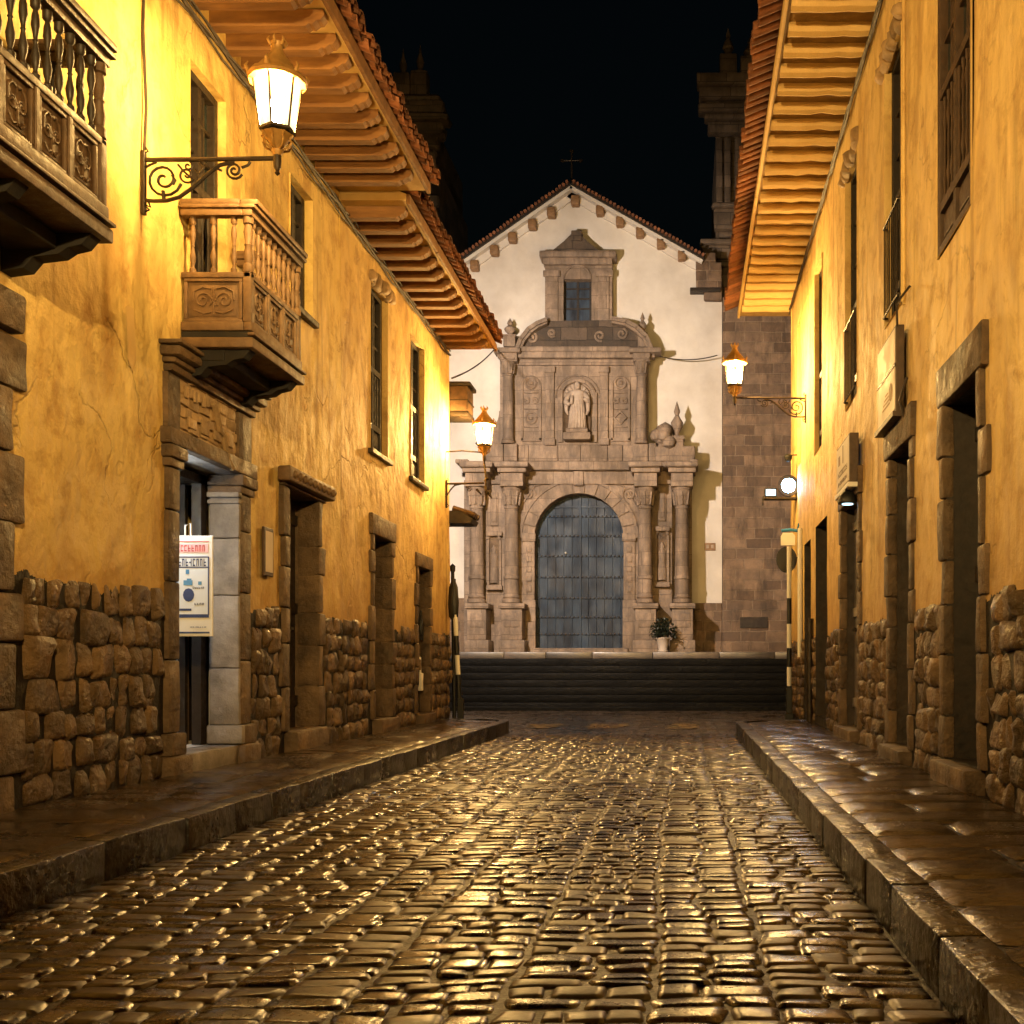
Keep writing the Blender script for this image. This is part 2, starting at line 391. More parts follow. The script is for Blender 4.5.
def gz(x, y):   # slight ruts and crown of the road
    return .012 * noise.noise(Vector((x * .9, y * .35, 3.))) + .003 * noise.noise(Vector((x * 2.6, y * 1.1, 8.)))
def road_pt(u, v, h): return (u, v, h + gz(u, v))
def cobbles(mb, x0, x1, y0, y1, lod, rowh=.125, sw=.50):
    strips = []; x = x0
    while x < x1 - .25:
        w = sw * R(.85, 1.15)
        if x1 - (x + w) < .3: w = x1 - x
        strips.append((x, x + w)); x += w
    rows = []; y = y0
    while y < y1: rh = rowh * R(.70, 1.3); rows.append((y, rh)); y += rh
    for (a, b) in strips:
        ph = R(-.05, .05)
        for (y, rh) in rows:
            y += ph + .05 * noise.noise(Vector((y * .3, a * 2, 4)))
            k = random.choice((2, 3, 3, 4)) if b - a > .45 else 2
            cuts = [0] + sorted(min(.93, max(.07, (i + R(-.24, .24)) / k)) for i in range(1, k)) + [1]
            sk = .03 * noise.noise(Vector((y * .7, a, 1)))
            g = .009
            for i in range(k):
                wob = .05 * noise.noise(Vector((y * .8, a * 3, 0)))
                wob2 = .05 * noise.noise(Vector((y * .8, b * 3, 0)))
                ax, bx = a + wob + .003, b + wob2 - .003
                if abs(a - x0) < 1e-6: ax = a
                if abs(b - x1) < 1e-6: bx = b
                u0 = ax + (bx - ax) * cuts[i] + g / 2; u1 = ax + (bx - ax) * cuts[i + 1] - g / 2
                j = lambda: R(-.019, .019)
                yo = R(-.014, .014)
                c = [(u0 + j(), y + g / 2 + j() + yo), (u1 + j(), y + g / 2 + j() + sk + yo), (u1 + j(), y + rh - g / 2 + j() + sk), (u0 + j(), y + rh - g / 2 + j())]
                mb.pillow(c, R(-.003, .003), road_pt, lod, .015, .0032, .0035, 10.)
mb = MB()
cobbles(mb, KL, KR, .8, 10.5, 2)
cobbles(mb, KL, KR, 10.5, 18.2, 1, .16)
o = mb.build('cobbled_road', 'cobble', smooth='all'); o['kind'] = 'structure'
mb = MB(); cobbles(mb, -9., 7., 18.2, 28.7, 0, .22, .8)
o = mb.build('plaza_paving', 'cobble', smooth='all'); o['kind'] = 'structure'
mb = MB()
nx, ny = 24, 120
mb.add([(-9.4 + 17 * i / nx, -1 + 30 * j / ny, -.0125 + gz(-9.4 + 17 * i / nx, -1 + 30 * j / ny)) for j in range(ny + 1) for i in range(nx + 1)],
       [(j * (nx + 1) + i, j * (nx + 1) + i + 1, (j + 1) * (nx + 1) + i + 1, (j + 1) * (nx + 1) + i) for j in range(ny) for i in range(nx)])
o = mb.build('road_bed', 'joint', smooth='all'); o['kind'] = 'structure'

def sidewalk(side, x_wall, x_kerb, y_end):
    """flagstones, kerb stones and a rounded corner into the plaza"""
    n = 1 if side == 'left' else -1
    kw = .17; rad = .9
    base = MB()
    # solid body under the slabs with rounded corner
    pts = [(x_wall - n * 5, -1), (x_kerb - n * .03, -1), (x_kerb - n * .03, y_end - rad)]
    cx, cy = x_kerb - n * rad, y_end - rad
    arc = [(cx + n * (rad - .03) * math.cos(a * math.pi / 16), cy + (rad - .03) * math.sin(a * math.pi / 16)) for a in range(1, 9)]
    pts += arc + [(x_wall - n * 5, y_end - .03)]
    base.prism(pts, -.03, SW - .022, axis=2)
    o = base.build('sidewalk_bed', 'joint'); o['kind'] = 'structure'
    f = lambda u, v, h: (u, v, SW + h + .006 * noise.noise(Vector((u * 1.3, v * 1.3, 2))))
    mb = MB(); xi = x_kerb - n * kw
    y = -.8
    while y < y_end - rad + .1:
        dy = R(.32, .62)
        cols = [0, R(.36, .64), 1] if random.random() < .75 else [0, 1]
        for i in range(len(cols) - 1):
            a = xi + (x_wall - xi) * cols[i]; b = xi + (x_wall - xi) * cols[i + 1]
            q = lambda: R(-.016, .016)
            g = .007 * (1 if b > a else -1)
            c = [(a + g, y + q() + .006), (b - g, y + q() + .006), (b - g, y + dy + q() - .006), (a + g, y + dy + q() - .006)]
            mb.pillow(c, R(-.004, .004), f, 1, .02, .004, .004, 14.)
        y += dy
    # the corner area and beyond: smaller slabs
    yy = y
    while yy < y_end - .2:
        dy = .4; lim = x_kerb - n * (kw + .1 + max(0, (yy + dy - (y_end - rad)) / rad) ** 2 * .75 * rad)
        xx = lim
        for k in range(9):
            w = R(.35, .7); c = [(xx - n * .006, yy + .006), (xx - n * w, yy + .006), (xx - n * w, min(yy + dy, y_end - .18) - .006), (xx - n * .006, min(yy + dy, y_end - .18) - .006)]
            mb.pillow(c, R(-.004, .003), f, 1, .02, .004, .003, 14.); xx -= n * (w + .01)
        yy += dy
    o = mb.build('sidewalk_' + side, 'slab', smooth='all'); o['kind'] = 'structure'
    mb = MB(); y = -.9
    while y < y_end - rad - .02:
        ln = min(R(.55, 1.05), y_end - rad - y)
        if y_end - rad - (y + ln) < .25: ln = y_end - rad - y
        t = R(-.006, .006)
        mb.rbox(x_kerb + t, x_kerb - n * kw, y + .004, y + ln - .004, -.05, SW + R(-.004, .006), .011, .010)
        y += ln
    for k in range(5):   # curved kerb
        a0, a1 = k * math.pi / 10, (k + 1) * math.pi / 10 - .012
        P = []
        for (rr) in (rad, rad - kw):
            for a in (a0, (a0 + a1) / 2, a1): P.append((cx + n * rr * math.cos(a), cy + rr * math.sin(a)))
        mb.prism([P[0], P[1], P[2], P[5], P[4], P[3]], -.05, SW + .004, axis=2)
    mb.rbox(cx, x_wall - n * 5, y_end - kw, y_end, -.05, SW + .003, .015)
    o = mb.build('kerb_' + side, 'kerb', smooth=True); o['kind'] = 'structure'
sidewalk('left', XL + .02, KL, 19.6)
sidewalk('right', XR - .02, KR, 19.2)

# worn crossing bars at the end of the street
for x0, x1 in ((-3.02, -2.4), (-1.88, -1.12), (-.36, .2)):
    mb = MB()
    for k in range(60):
        u = R(x0, x1 - .06); v = R(19.9, 21.5); s_ = R(.05, .16)
        z = .0
        mb.add([(u, v, z + gz(u, v) + .006), (u + s_, v + R(-.03, .03), z + gz(u, v) + .006), (u + s_ * .9, v + s_, z + gz(u, v) + .006), (u - .02, v + s_ * .9, z + gz(u, v) + .006)], [(0, 1, 2, 3)])
    o = mb.build('road_marking', 'paint_line'); o['kind'] = 'structure'

# ------------------------------------------------------------------ facades
class Wall:
    def __init__(s, X0, n, root): s.X = X0; s.n = n; s.root = root
    def x(s, o): return s.X + s.n * o
    def box(s, mb, d0, d1, z0, z1, o0, o1, r=0., jit=0.):
        if r: mb.rbox(s.x(o0), s.x(o1), d0, d1, z0, z1, r, jit)
        else: mb.box(s.x(o0), s.x(o1), d0, d1, z0, z1)
def facade(w, d0, d1, z0, z1, holes, mat, step=.3, amp=.025):
    us = sorted(set([d0, d1] + [h[0] for h in holes] + [h[1] for h in holes]))
    vs = sorted(set([z0, z1] + [h[2] for h in holes] + [h[3] for h in holes]))
    def fill(a):
        r = [a[0]]
        for p, q in zip(a, a[1:]):
            k = max(1, int((q - p) / step)); r += [p + (q - p) * i / k for i in range(1, k + 1)]
        return r
    us, vs = fill(us), fill(vs); mb = MB(); nv = len(vs)
    pts = []
    for u in us:
        for v in vs:
            a = amp * noise.noise(Vector((u * .8, v * .5, w.X))) + amp * .4 * noise.noise(Vector((u * 2.5, v * 1.7, w.X)))
            pts.append((w.x(a), u, v))
    fs = []
    for i in range(len(us) - 1):
        for j in range(len(vs) - 1):
            uc, vc = (us[i] + us[i + 1]) / 2, (vs[j] + vs[j + 1]) / 2
            if any(h[0] < uc < h[1] and h[2] < vc < h[3] for h in holes): continue
            fs.append((i * nv + j, (i + 1) * nv + j, (i + 1) * nv + j + 1, i * nv + j + 1))
    mb.add(pts, fs)
    return mb.build('wall', mat, w.root, smooth='all')
def body(w, d0, d1, z1, mat, depth=6.):
    """the unseen rest of the house: end walls, back, set 2 cm inside the facade edge"""
    mb = MB(); a, b = w.x(0), w.x(-depth)
    mb.add([(a, d0, -.05), (b, d0, -.05), (b, d0, z1), (a, d0, z1)], [(0, 1, 2, 3)])
    mb.add([(a, d1, -.05), (b, d1, -.05), (b, d1, z1), (a, d1, z1)], [(0, 1, 2, 3)])
    mb.add([(b, d0, -.05), (b, d1, -.05), (b, d1, z1), (b, d0, z1)], [(0, 1, 2, 3)])
    mb.add([(w.x(-.7), d0, -.05), (w.x(-.7), d1, -.05), (w.x(-.7), d1, z1), (w.x(-.7), d0, z1)], [(0, 1, 2, 3)])
    return mb.build('rear_wall', mat, w.root)
def rubble(w, d0, d1, z0, z1, gaps, lod=2, name='stone_base'):
    mb = MB(); z = z0; f = lambda u, v, h: (w.x(h), u, v)
    row = 0; hs = [R(.185, .27) for _ in range(7)]; kk = (z1 - z0) / sum(hs); hs = [h * kk for h in hs]
    for hh in hs:
        u = d0 + R(0, .1)
        while u < d1:
            wd = R(.13, .27) if random.random() < .8 else R(.27, .42)
            q = lambda: R(-.027, .027)
            top = .05 * noise.noise(Vector((u * 1.4, row * 9., w.X))); bot = .05 * noise.noise(Vector((u * 1.4, (row - 1) * 9., w.X)))
            a, b = u + .006, min(u + wd, d1) - .006
            skip = False
            for g0, g1, gz0 in gaps:
                if g0 < (a + b) / 2 < g1 and z + hh > gz0: skip = True; break
                if a < g0 < b and z + hh > gz0: b = g0
                if a < g1 < b and z + hh > gz0: a = g1
            if not skip and b - a > .04:
                ja, jb = R(-.004, .014), R(-.004, .014); a += ja; b -= jb
                c = [(a + q() * .5, z + bot - .010 + q()), (b + q() * .5, z + bot - .010 + q()), (b + q(), z + hh + top + .012 + q()), (a + q(), z + hh + top + .012 + q())]
                mb.pillow(c, R(.02, .06), f, lod, .035, .02, .04, 7.)
            u += wd
        z += hh; row += 1
    
    segs = []; gs = sorted(g[:2] for g in gaps); edges = [d0] + [sum(g) / 2 for g in gs if d0 < sum(g) / 2 < d1] + [d1]
    for a, b in zip(edges, edges[1:]):
        m = MB()
        for (i, j, c, d) in mb.ch:
            u = sum(p[1] for p in mb.v[i:j]) / (j - i)
            if a <= u < b: m.add(mb.v[i:j], [tuple(q - i for q in f) for f in mb.f[c:d]])
        if m.v: KEEP.add(name); m.build(name, 'rubble', w.root, smooth='all')
def opening(w, d0, d1, z0, z1, depth, mat, back, name='door', reveal='door_jamb', backparts=None):
    """reveals and the leaf inside"""
    mb = MB(); e = .004
    x0, x1 = w.x(.012), w.x(-depth)
    def q(a, b, c, d): mb.add([a, b, c, d], [(0, 1, 2, 3)])
    q((x0, d0, z0), (x1, d0, z0), (x1, d0, z1), (x0, d0, z1)); q((x0, d1, z0), (x1, d1, z0), (x1, d1, z1), (x0, d1, z1))
    q((x0, d0, z1), (x1, d0, z1), (x1, d1, z1), (x0, d1, z1)); q((x0, d0, z0), (x1, d0, z0), (x1, d1, z0), (x0, d1, z0))
    mb.build(reveal, mat, w.root)
def door_leaf(w, d0, d1, z0, z1, o, mat, name='door', planks=5, label=None):
    mb = MB(); k = planks
    for i in range(k):
        a = d0 + (d1 - d0) * i / k; b = d0 + (d1 - d0) * (i + 1) / k
        w.box(mb, a + .003, b - .003, z0, z1, o - .05, o - (.0 if i % 2 else .006))
    for zz in (z0 + .25, (z0 + z1) / 2, z1 - .3): w.box(mb, d0, d1, zz, zz + .12, o - .002, o + .022)
    t = mb.build(name, mat, w.root)
    if label: t['label'] = label
    h = MB(); h.lathe((w.x(o + .03), d0 + (d1 - d0) * .8, (z0 + z1) / 2 - .2), [(.0, 0), (.03, .0), (.035, .03), (.0, .06)], 8); h.build('handle', 'iron', t)
    return t
def stone_frame(w, d0, d1, z0, z1, bw=.17, lint=.30, mat='ashlar', out=.045, toothed=True, depth=.22):
    mb = MB(); z = z0
    k = 0
    while z < z1 - .01:
        h = min(R(.3, .5), z1 - z)
        if z1 - z - h < .12: h = z1 - z
        e0 = bw * (1.45 if (k % 2 and toothed) else .85) * R(.85, 1.15); e1 = bw * (.85 if (k % 2 and toothed) else 1.45) * R(.85, 1.15)
        w.box(mb, d0 - e0, d0 + .012, z + .004, z + h - .004, -depth, out + R(-.008, .01), .02, .012)
        w.box(mb, d1 - .012, d1 + e1, z + .004, z + h - .004, -depth, out + R(-.008, .01), .02, .012)
        z += h; k += 1
    w.box(mb, d0 - bw * 1.3, d1 + bw * 1.3, z1 - .006, z1 + lint, -depth, out + .015, .02, .014)
    w.box(mb, d0 - .03, d1 + .03, .1, z0, -depth, out + .10, .02, .012)
    return mb.build('stone_frame', mat, w.root, smooth=True)
def tall_window(w, d0, d1, z0, z1, style='bars', o=-.09, mat='wood_brown', solid=.45, bal=1.0):
    """two-leaf window: frame and rails, glass above, turned balusters, solid panels below"""
    fr = .075; mb = MB(); dm = (d0 + d1) / 2
    w.box(mb, d0, d0 + fr, z0, z1, o - .06, o + .035, .008); w.box(mb, d1 - fr, d1, z0, z1, o - .06, o + .035, .008)
    w.box(mb, d0 + fr, d1 - fr, z1 - fr, z1, o - .06, o + .034); w.box(mb, d0 + fr, d1 - fr, z0, z0 + fr, o - .06, o + .034)
    w.box(mb, dm - .035, dm + .035, z0 + fr, z1 - fr, o - .05, o + .026)
    zs = [z0 + solid, z0 + solid + bal] if solid else ([z0 + bal] if bal else [])
    for zz in zs: w.box(mb, d0 + fr, d1 - fr, zz - .04, zz + .04, o - .05, o + .030)
    win = mb.build('window', mat, w.root, smooth=False)
    zg = zs[-1] + .04 if zs else z0 + fr
    g = MB(); w.box(g, d0 + fr, d1 - fr, zg, z1 - fr, o - .055, o - .04); g.build('pane', 'glass', win)
    gb = MB()
    for zz in (zg + (z1 - fr - zg) * .33, zg + (z1 - fr - zg) * .67): w.box(gb, d0 + fr, d1 - fr, zz - .016, zz + .016, o - .04, o - .005)
    for dd in ((d0 + fr + dm - .035) / 2, (d1 - fr + dm + .035) / 2): w.box(gb, dd - .013, dd + .013, zg, z1 - fr, o - .042, o - .008)
    gb.build('glazing_bar', mat, win)
    if solid:
        for a, b in ((d0 + fr, dm - .035), (dm + .035, d1 - fr)):
            p = MB(); w.box(p, a, b, z0 + fr, z0 + solid - .04, o - .045, o - .01); w.box(p, a + .06, b - .06, z0 + fr + .06, z0 + solid - .1, o - .01, o + .012, .006)
            p.build('panel', mat, win)
    if bal:
        zb0 = (z0 + solid + .04) if solid else z0 + fr; zb1 = zs[-1] - .04
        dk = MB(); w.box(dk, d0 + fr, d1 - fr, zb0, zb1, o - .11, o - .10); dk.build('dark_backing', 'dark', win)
        proto = None; k = int((d1 - d0 - 2 * fr) / .115)
        for i in range(k):
            dd = d0 + fr + (d1 - d0 - 2 * fr) * (i + .5) / k
            if proto is None:
                b = MB(); hgt = zb1 - zb0
                b.lathe((w.x(o), dd, zb0), [(.016, 0), (.016, .06 * hgt), (.009, .1 * hgt), (.02, .22 * hgt), (.009, .34 * hgt), (.013, .5 * hgt), (.009, .66 * hgt), (.02, .78 * hgt), (.009, .9 * hgt), (.016, .94 * hgt), (.016, hgt)], 7)
                proto = b.build('baluster', mat, win, smooth=True); p0 = dd
            else: dup(proto, win, (0, dd - p0, 0))
    return win
def rough_lintel(w, d0, d1, z, mat='relief'):
    mb = MB(); u = d0
    f = lambda a, b, h: (w.x(h), a, b)
    while u < d1:
        wd = R(.12, .3)
        mb.pillow([(u, z + R(-.04, .02)), (u + wd, z + R(-.04, .02)), (u + wd, z + R(.12, .24)), (u, z + R(.12, .24))], R(.05, .11), f, 2, .02, .02, .05, 4.)
        u += wd
    return mb.build('broken_lintel', mat, w.root, smooth='all')
def reveal_only(w, d0, d1, z0, z1, mat): opening(w, d0, d1, z0, z1, .18, mat, None, reveal='window_reveal')

def eaves(w, d0, d1, out, z, mat_raf, mat_sof, spacing, style, over=.12, rw=.11, rh=.13, over_end=.0):
    """soffit, carved rafters, fascia and barrel tiles, the roof climbing away inward"""
    root = w.root
    roof = MB(); slope = .42
    xo, xi = out, -3.0
    w_ = lambda o, h: (w.x(o), z + h)
    # roof slab (solid polygon extruded along the street)
    poly = [w_(xo, .02), w_(xo, .10), w_(xi, .10 + slope * (xo - xi)), w_(-6.0, .05), w_(-6.0, -.05), w_(-.02, .02)]
    roof.prism(poly, d0, d1, axis=1)
    rf = roof.build('roof', mat_sof, root)
    fb = MB(); y = d0
    while y < d1:   # fascia in board lengths
        ln = min(R(1.6, 2.4), d1 - y); w.box(fb, y + .003, y + ln - .003, z - .035 + R(-.006, .006), z + .10, out, out + .045, .008, .006); y += ln
    fb.build('fascia_board', mat_raf, rf)
    proto = None; n = int((d1 - d0 - .1) / spacing); p0 = 0
    for i in range(n):
        y = d0 + .08 + spacing * (i + .2)
        if y + rw > d1: break
        if proto is None or style == 'lime' and i % 5 == 0:
            r = MB()
            if style == 'carved':
                L = out - .05
                prof = [(0, z + .015), (0, z - rh), (L * .84, z - rh), (L * .87, z - rh * .82), (L * .90, z - rh * .86), (L * .94, z - rh * .62), (L * .97, z - rh * .6), (L, z - rh * .3), (L, z + .015)]
                r.prism([(w.x(a), b) for a, b in prof], y, y + rw, axis=1)
            else:
                pts = [(w.x((out - .03) * k / 6), y + rw / 2 + .012 * noise.noise(Vector((k * .9, y, 1))), z - .02 + .018 * noise.noise(Vector((k * .8, y, 6)))) for k in range(7)]
                r.tube(pts, [rw * .42 * R(.9, 1.1) for _ in pts], 8)
            proto = r.build('rafter', mat_raf, rf, smooth=(style != 'carved')); p0 = y
        else:
            q = dup(proto, rf, (R(-.012, .012) * w.n, y - p0 + R(-.025, .025), R(-.012, .008)))
    # barrel tiles
    t = MB(); y = d0 + .05; pitch = .185
    while y < d1 - .04:
        jo = R(-.03, .03); jz = R(-.012, .012)
        for course in range(7):
            for kind in (0, 1):   # pans then covers
                yy = y + (pitch / 2 if kind else 0); rr = (.088, .072) if kind else (.092, .08)
                o0 = out + over + jo - course * .33; o1 = o0 - .42
                zz0 = z + .16 + (out + over - o0) * slope + (.055 if kind else .0) + jz + course * .0; zz1 = zz0 + .42 * slope - .02
                vs = []
                for (oo, zz, rad) in ((o0, zz0, rr[0]), (o1, zz1, rr[1])):
                    for q in (0, 1):
                        for k in range(7):
                            a = math.pi * k / 6; ra = rad - q * .014
                            sz = math.sin(a) * ra
                            vs.append((w.x(oo), yy + math.cos(a) * ra, zz + (sz if kind else -sz)))
                fs = [(k, k + 1, 14 + k + 1, 14 + k) for k in range(6)] + [(7 + k, 7 + k + 1, 21 + k + 1, 21 + k) for k in range(6)] + [(k, k + 1, 8 + k, 7 + k) for k in range(6)]
                t.add(vs, fs)
        y += pitch * R(.96, 1.04)
    t.build('roof_tiles', 'tile', rf, smooth=False)
    return rf

# ------------------------------------------------------------------ left side of the street: two houses
lt = thing('house', 'long ochre house with carved balconies and a stone portal, nearest on the left', 'house', (XL, 6, 0))
A = Wall(XL, 1, lt)
D1 = 13.87
facade(A, -2., D1, -.05, 7.1, [(9.38, 10.64, .36, 2.97), (12.0, 12.97, .41, 3.07), (9.65, 10.4, 3.95, 6.45), (12.1, 12.83, 5.15, 6.55)], 'plaster_left')
body(A, -2., D1, 7.1, 'plaster_left')
rubble(A, 4.4, D1, .17, 1.72, [(5.9, 7.2, 0), (9.1, 11.0, 0), (11.75, 13.2, 0)])
# stone frame of the doorway that leaves the picture at the left edge
mb = MB(); z = .1; k = 0
while z < 3.2:
    h = R(.3, .46); e = 7.06 + (.14 if k % 2 else .0) + R(-.03, .03)
    A.box(mb, 6.45, e, z + .004, min(z + h, 3.25) - .004, -.2, .05 + R(-.01, .01), .025, .014); z += h; k += 1
A.box(mb, 5.9, 6.44, .1, 3.0, -.2, .02, .02); A.box(mb, 5.7, 7.12, 3.255, 3.5, -.2, .09, .03, .014)
mb.build('stone_quoin', 'ashlar', lt, smooth=True)
# doorway 1 with its carved wooden lintel
opening(A, 12.0, 12.97, .41, 3.07, .42, 'ashlar', None)
door_leaf(A, 12.0, 12.97, .41, 3.07, -.24, 'wood_dark', label='dark plank door sunk in a deep stone jamb under a wooden lintel')
stone_frame(A, 12.0, 12.97, .41, 3.07, .15, .02)
mb = MB(); A.box(mb, 11.72, 13.25, 3.10, 3.27, .0, .15, .03, .012)
for k in range(9):
    c = 11.85 + k * .16; mb.lathe((A.x(.15), c, 3.185), [(.0, -.05), (.035, -.03), (.045, 0), (.035, .03), (0, .05)], 8)
mb.build('carved_lintel', 'wood_red', lt, smooth=True)
# upper windows
reveal_only(A, 9.65, 10.4, 3.95, 6.45, 'plaster_left'); tall_window(A, 9.65, 10.4, 3.95, 6.45, o=-.10, solid=.6, bal=0.9, mat='wood_dark')
reveal_only(A, 12.1, 12.83, 5.15, 6.55, 'plaster_left'); tall_window(A, 12.1, 12.83, 5.15, 6.55, o=-.12, solid=0, bal=.5, mat='wood_dark')
mb = MB(); A.box(mb, 12.02, 12.92, 5.08, 5.15, -.05, .06, .012); mb.build('window_sill', 'wood_dark', lt)
# the portal: pilasters, lintel, relief panel, cornice
p = MB()
for d0, d1 in ((9.18, 9.38), (10.64, 10.92)):
    z = .55
    for h in (.62, .66, .60, .36):
        A.box(p, d0, d1 + (.012 if d0 < 10 else 0) - (.0), z + .003, z + h - .003, -.25, .045 + R(-.004, .004), .018, .008); z += h
    A.box(p, d0 - .03, d1 + .03, 2.79, 2.86, -.26, .07, .012); A.box(p, d0 - .05, d1 + .05, 2.86, 2.97, -.26, .10, .02)   # capitals
    A.box(p, d0 - .015, d1 + .015, 3.12, 3.58, -.1, .045, .012, .006)
    A.box(p, d0 - .04, d1 + .04, .36, .55, -.27, .09, .02)
    A.box(p, d0 - .07, d1 + .07, .05, .36, -.28, .13, .03, .01)
pil = p.build('stone_pilaster', 'ashlar', lt, smooth=True); pil.name = 'stone_portal'
p = MB(); A.box(p, 9.12, 10.99, 2.973, 3.12, -.25, .09, .02, .01); p.build('portal_lintel', 'ashlar', lt, smooth=True)
p = MB()
A.box(p, 9.18, 10.96, 3.585, 3.65, -.05, .08, .015); A.box(p, 9.16, 11.0, 3.653, 3.70, -.05, .11, .015, .006); A.box(p, 9.12, 11.05, 3.703, 3.79, -.05, .17, .03, .01); A.box(p, 9.10, 11.08, 3.793, 3.83, -.05, .19, .012)
p.build('portal_cornice', 'ashlar', lt, smooth=True)
p = MB(); f = lambda u, v, h: (A.x(.045 + h), u, v)
A.box(p, 9.36, 10.55, 3.13, 3.58, -.02, .035)
z = 3.14
while z < 3.57:
    hh = R(.09, .16); u = 9.37
    while u < 10.54:
        wd = R(.1, .26); q = lambda: R(-.012, .012)
        p.pillow([(u, z + q()), (min(u + wd, 10.55) - .008, z + q()), (min(u + wd, 10.55) - .008 + q(), min(z + hh, 3.58) - .006), (u + q(), min(z + hh, 3.58) - .006)], R(.002, .016), f, 1, .012, .006, .012, 10.); u += wd
    z += hh
rp = p.build('relief_panel', 'relief', lt, smooth=True)
p = MB()
for k in range(6): A.box(p, 9.44 + k * .085, 9.49 + k * .085, 3.42 + .02 * (k % 2), 3.52, .045, .075, .01)
p.tube([(A.x(.07), 9.98 + .14 * t_, 3.50 - .18 * t_ + .04 * math.sin(t_ * 5)) for t_ in (0, .5, 1, 1.6, 2.2, 3)], .028, 6)
for k in range(4): A.box(p, 9.5 + k * .26, 9.66 + k * .26, 3.18, 3.27 + .04 * (k % 2), .045, .07, .02)
p.build('relief_figure', 'relief', rp, smooth=True)
opening(A, 9.38, 10.64, .36, 2.97, .25, 'ashlar_pale', None, reveal='portal_jamb')
p = MB(); A.box(p, 9.3, 10.62, .1, .36, -.27, .06, .02, .006); p.build('doorstep', 'ashlar_pale', lt, smooth=True)
# far jamb's inner face, cool light in its pale stone; moulded capital and base
p = MB(); z = .55
for h in (.55, .7, .55, .44):
    A.box(p, 10.59, 10.638, z + .003, z + h - .003, -.23, .055, .012, .008); z += h
A.box(p, 10.56, 10.638, .37, .55, -.245, .10, .015); A.box(p, 10.56, 10.638, 2.68, 2.72, -.24, .065, .01); A.box(p, 10.545, 10.638, 2.74, 2.79, -.24, .07, .01)
p.build('inner_jamb', 'ashlar_pale', lt, smooth=True)
# shop interior: room, half-open leaves, lit tube
p = MB(); x0, x1 = A.x(-.26), A.x(-2.6)
for q in ([(x0, 8.6, .36), (x1, 8.6, .36), (x1, 12, .36), (x0, 12, .36)], [(x0, 8.6, 3.1), (x1, 8.6, 3.1), (x1, 12, 3.1), (x0, 12, 3.1)],
          [(x1, 8.6, .36), (x1, 12, .36), (x1, 12, 3.1), (x1, 8.6, 3.1)], [(x0, 12, .36), (x1, 12, .36), (x1, 12, 3.1), (x0, 12, 3.1)], [(x0, 8.6, .36), (x1, 8.6, .36), (x1, 8.6, 3.1), (x0, 8.6, 3.1)],
          [(x0, 10.645, .36), (x0, 12, .36), (x0, 12, 3.1), (x0, 10.645, 3.1)], [(x0, 8.6, .36), (x0, 9.37, .36), (x0, 9.37, 3.1), (x0, 8.6, 3.1)]):
    p.add(q, [(0, 1, 2, 3)])
p.build('shop_room', 'limewash', lt)
p = MB(); p.box(A.x(-.75), A.x(-.52), 10.62, 10.66, .38, 2.9); lf = p.build('shop_door', 'teal', lt)
p = MB(); p.box(A.x(-.36), A.x(-.27), 10.50, 10.62, .37, 2.95); p.box(A.x(-.52), A.x(-.45), 10.56, 10.62, .37, 2.95); p.box(A.x(-.95), A.x(-.27), 9.8, 10.66, 2.86, 2.94); p.build('door_post', 'wood_dark', lt)
p = MB(); p.box(A.x(-.53), A.x(-.46), 10.62, 10.66, .37, 1.6); p.box(A.x(-.74), A.x(-.66), 10.5, 10.53, .37, 1.7); p.build('wood_panel', 'wood', lt)
p = MB(); p.tube([(A.x(-.42), 9.34, 2.72), (A.x(-.42), 9.62, 2.72)], .02, 8); p.tube([(A.x(-.9), 9.9, 2.8), (A.x(-.9), 10.5, 2.8)], .02, 8); p.build('tube_lamp', 'tube', lt)
eaves(A, -2., D1, 1.10, 7.1, 'rafter', 'soffit', .36, 'carved', .14, .12, .14)
# broken plaster flake
p = MB(); p.add([(A.x(.03), 8.50, 3.9), (A.x(.03), 8.62, 3.92), (A.x(.03), 8.66, 3.55), (A.x(.03), 8.6, 3.42), (A.x(.03), 8.53, 3.5)], [(0, 1, 2, 3, 4)]); p.build('plaster_patch', 'soffit', lt)

lf2 = thing('house', 'narrow worn yellow house at the far left corner with three dark doorways or windows and lower eaves', 'house', (XL, 17, 0))
lf2['label'] = 'worn yellow corner house at the far end of the left side, its eaves stepping lower'
B = Wall(XL, 1, lf2); D2 = 20.3
facade(B, D1 + .01, D2, -.05, 7.05, [(15.19, 16.06, 4.13, 6.46), (17.4, 18.33, 4.13, 6.4), (15.3, 16.2, .38, 2.96), (17.8, 18.6, .35, 2.75)], 'plaster_far')
body(B, D1 + .01, D2, 7.05, 'plaster_far')
rubble(B, D1 + .01, D2, .17, 1.72, [(15.05, 16.45, 0), (17.6, 18.85, 0)], 1)
opening(B, 15.3, 16.2, .38, 2.96, .4, 'ashlar', None); door_leaf(B, 15.3, 16.2, .38, 2.96, -.25, 'wood_dark', label='dark plank door in the middle stone doorway'); stone_frame(B, 15.3, 16.2, .38, 2.96, .13, .28)
opening(B, 17.8, 18.6, .35, 2.75, .4, 'ashlar', None); stone_frame(B, 17.8, 18.6, .35, 2.75, .11, .22)
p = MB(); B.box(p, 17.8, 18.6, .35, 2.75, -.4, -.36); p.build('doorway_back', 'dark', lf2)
for a, b, c_, d_ in ((15.19, 16.06, 4.13, 6.46), (17.4, 18.33, 4.13, 6.4)):
    reveal_only(B, a, b, c_, d_, 'plaster_far'); tall_window(B, a, b, c_, d_, o=-.11, solid=.4, bal=.8, mat='wood_dark')
    p = MB(); B.box(p, a - .08, b + .08, c_ - .07, c_, -.04, .07, .012); p.build('window_sill', 'wood_dark', lf2)
rough_lintel(B, 15.1, 16.2, 6.46)
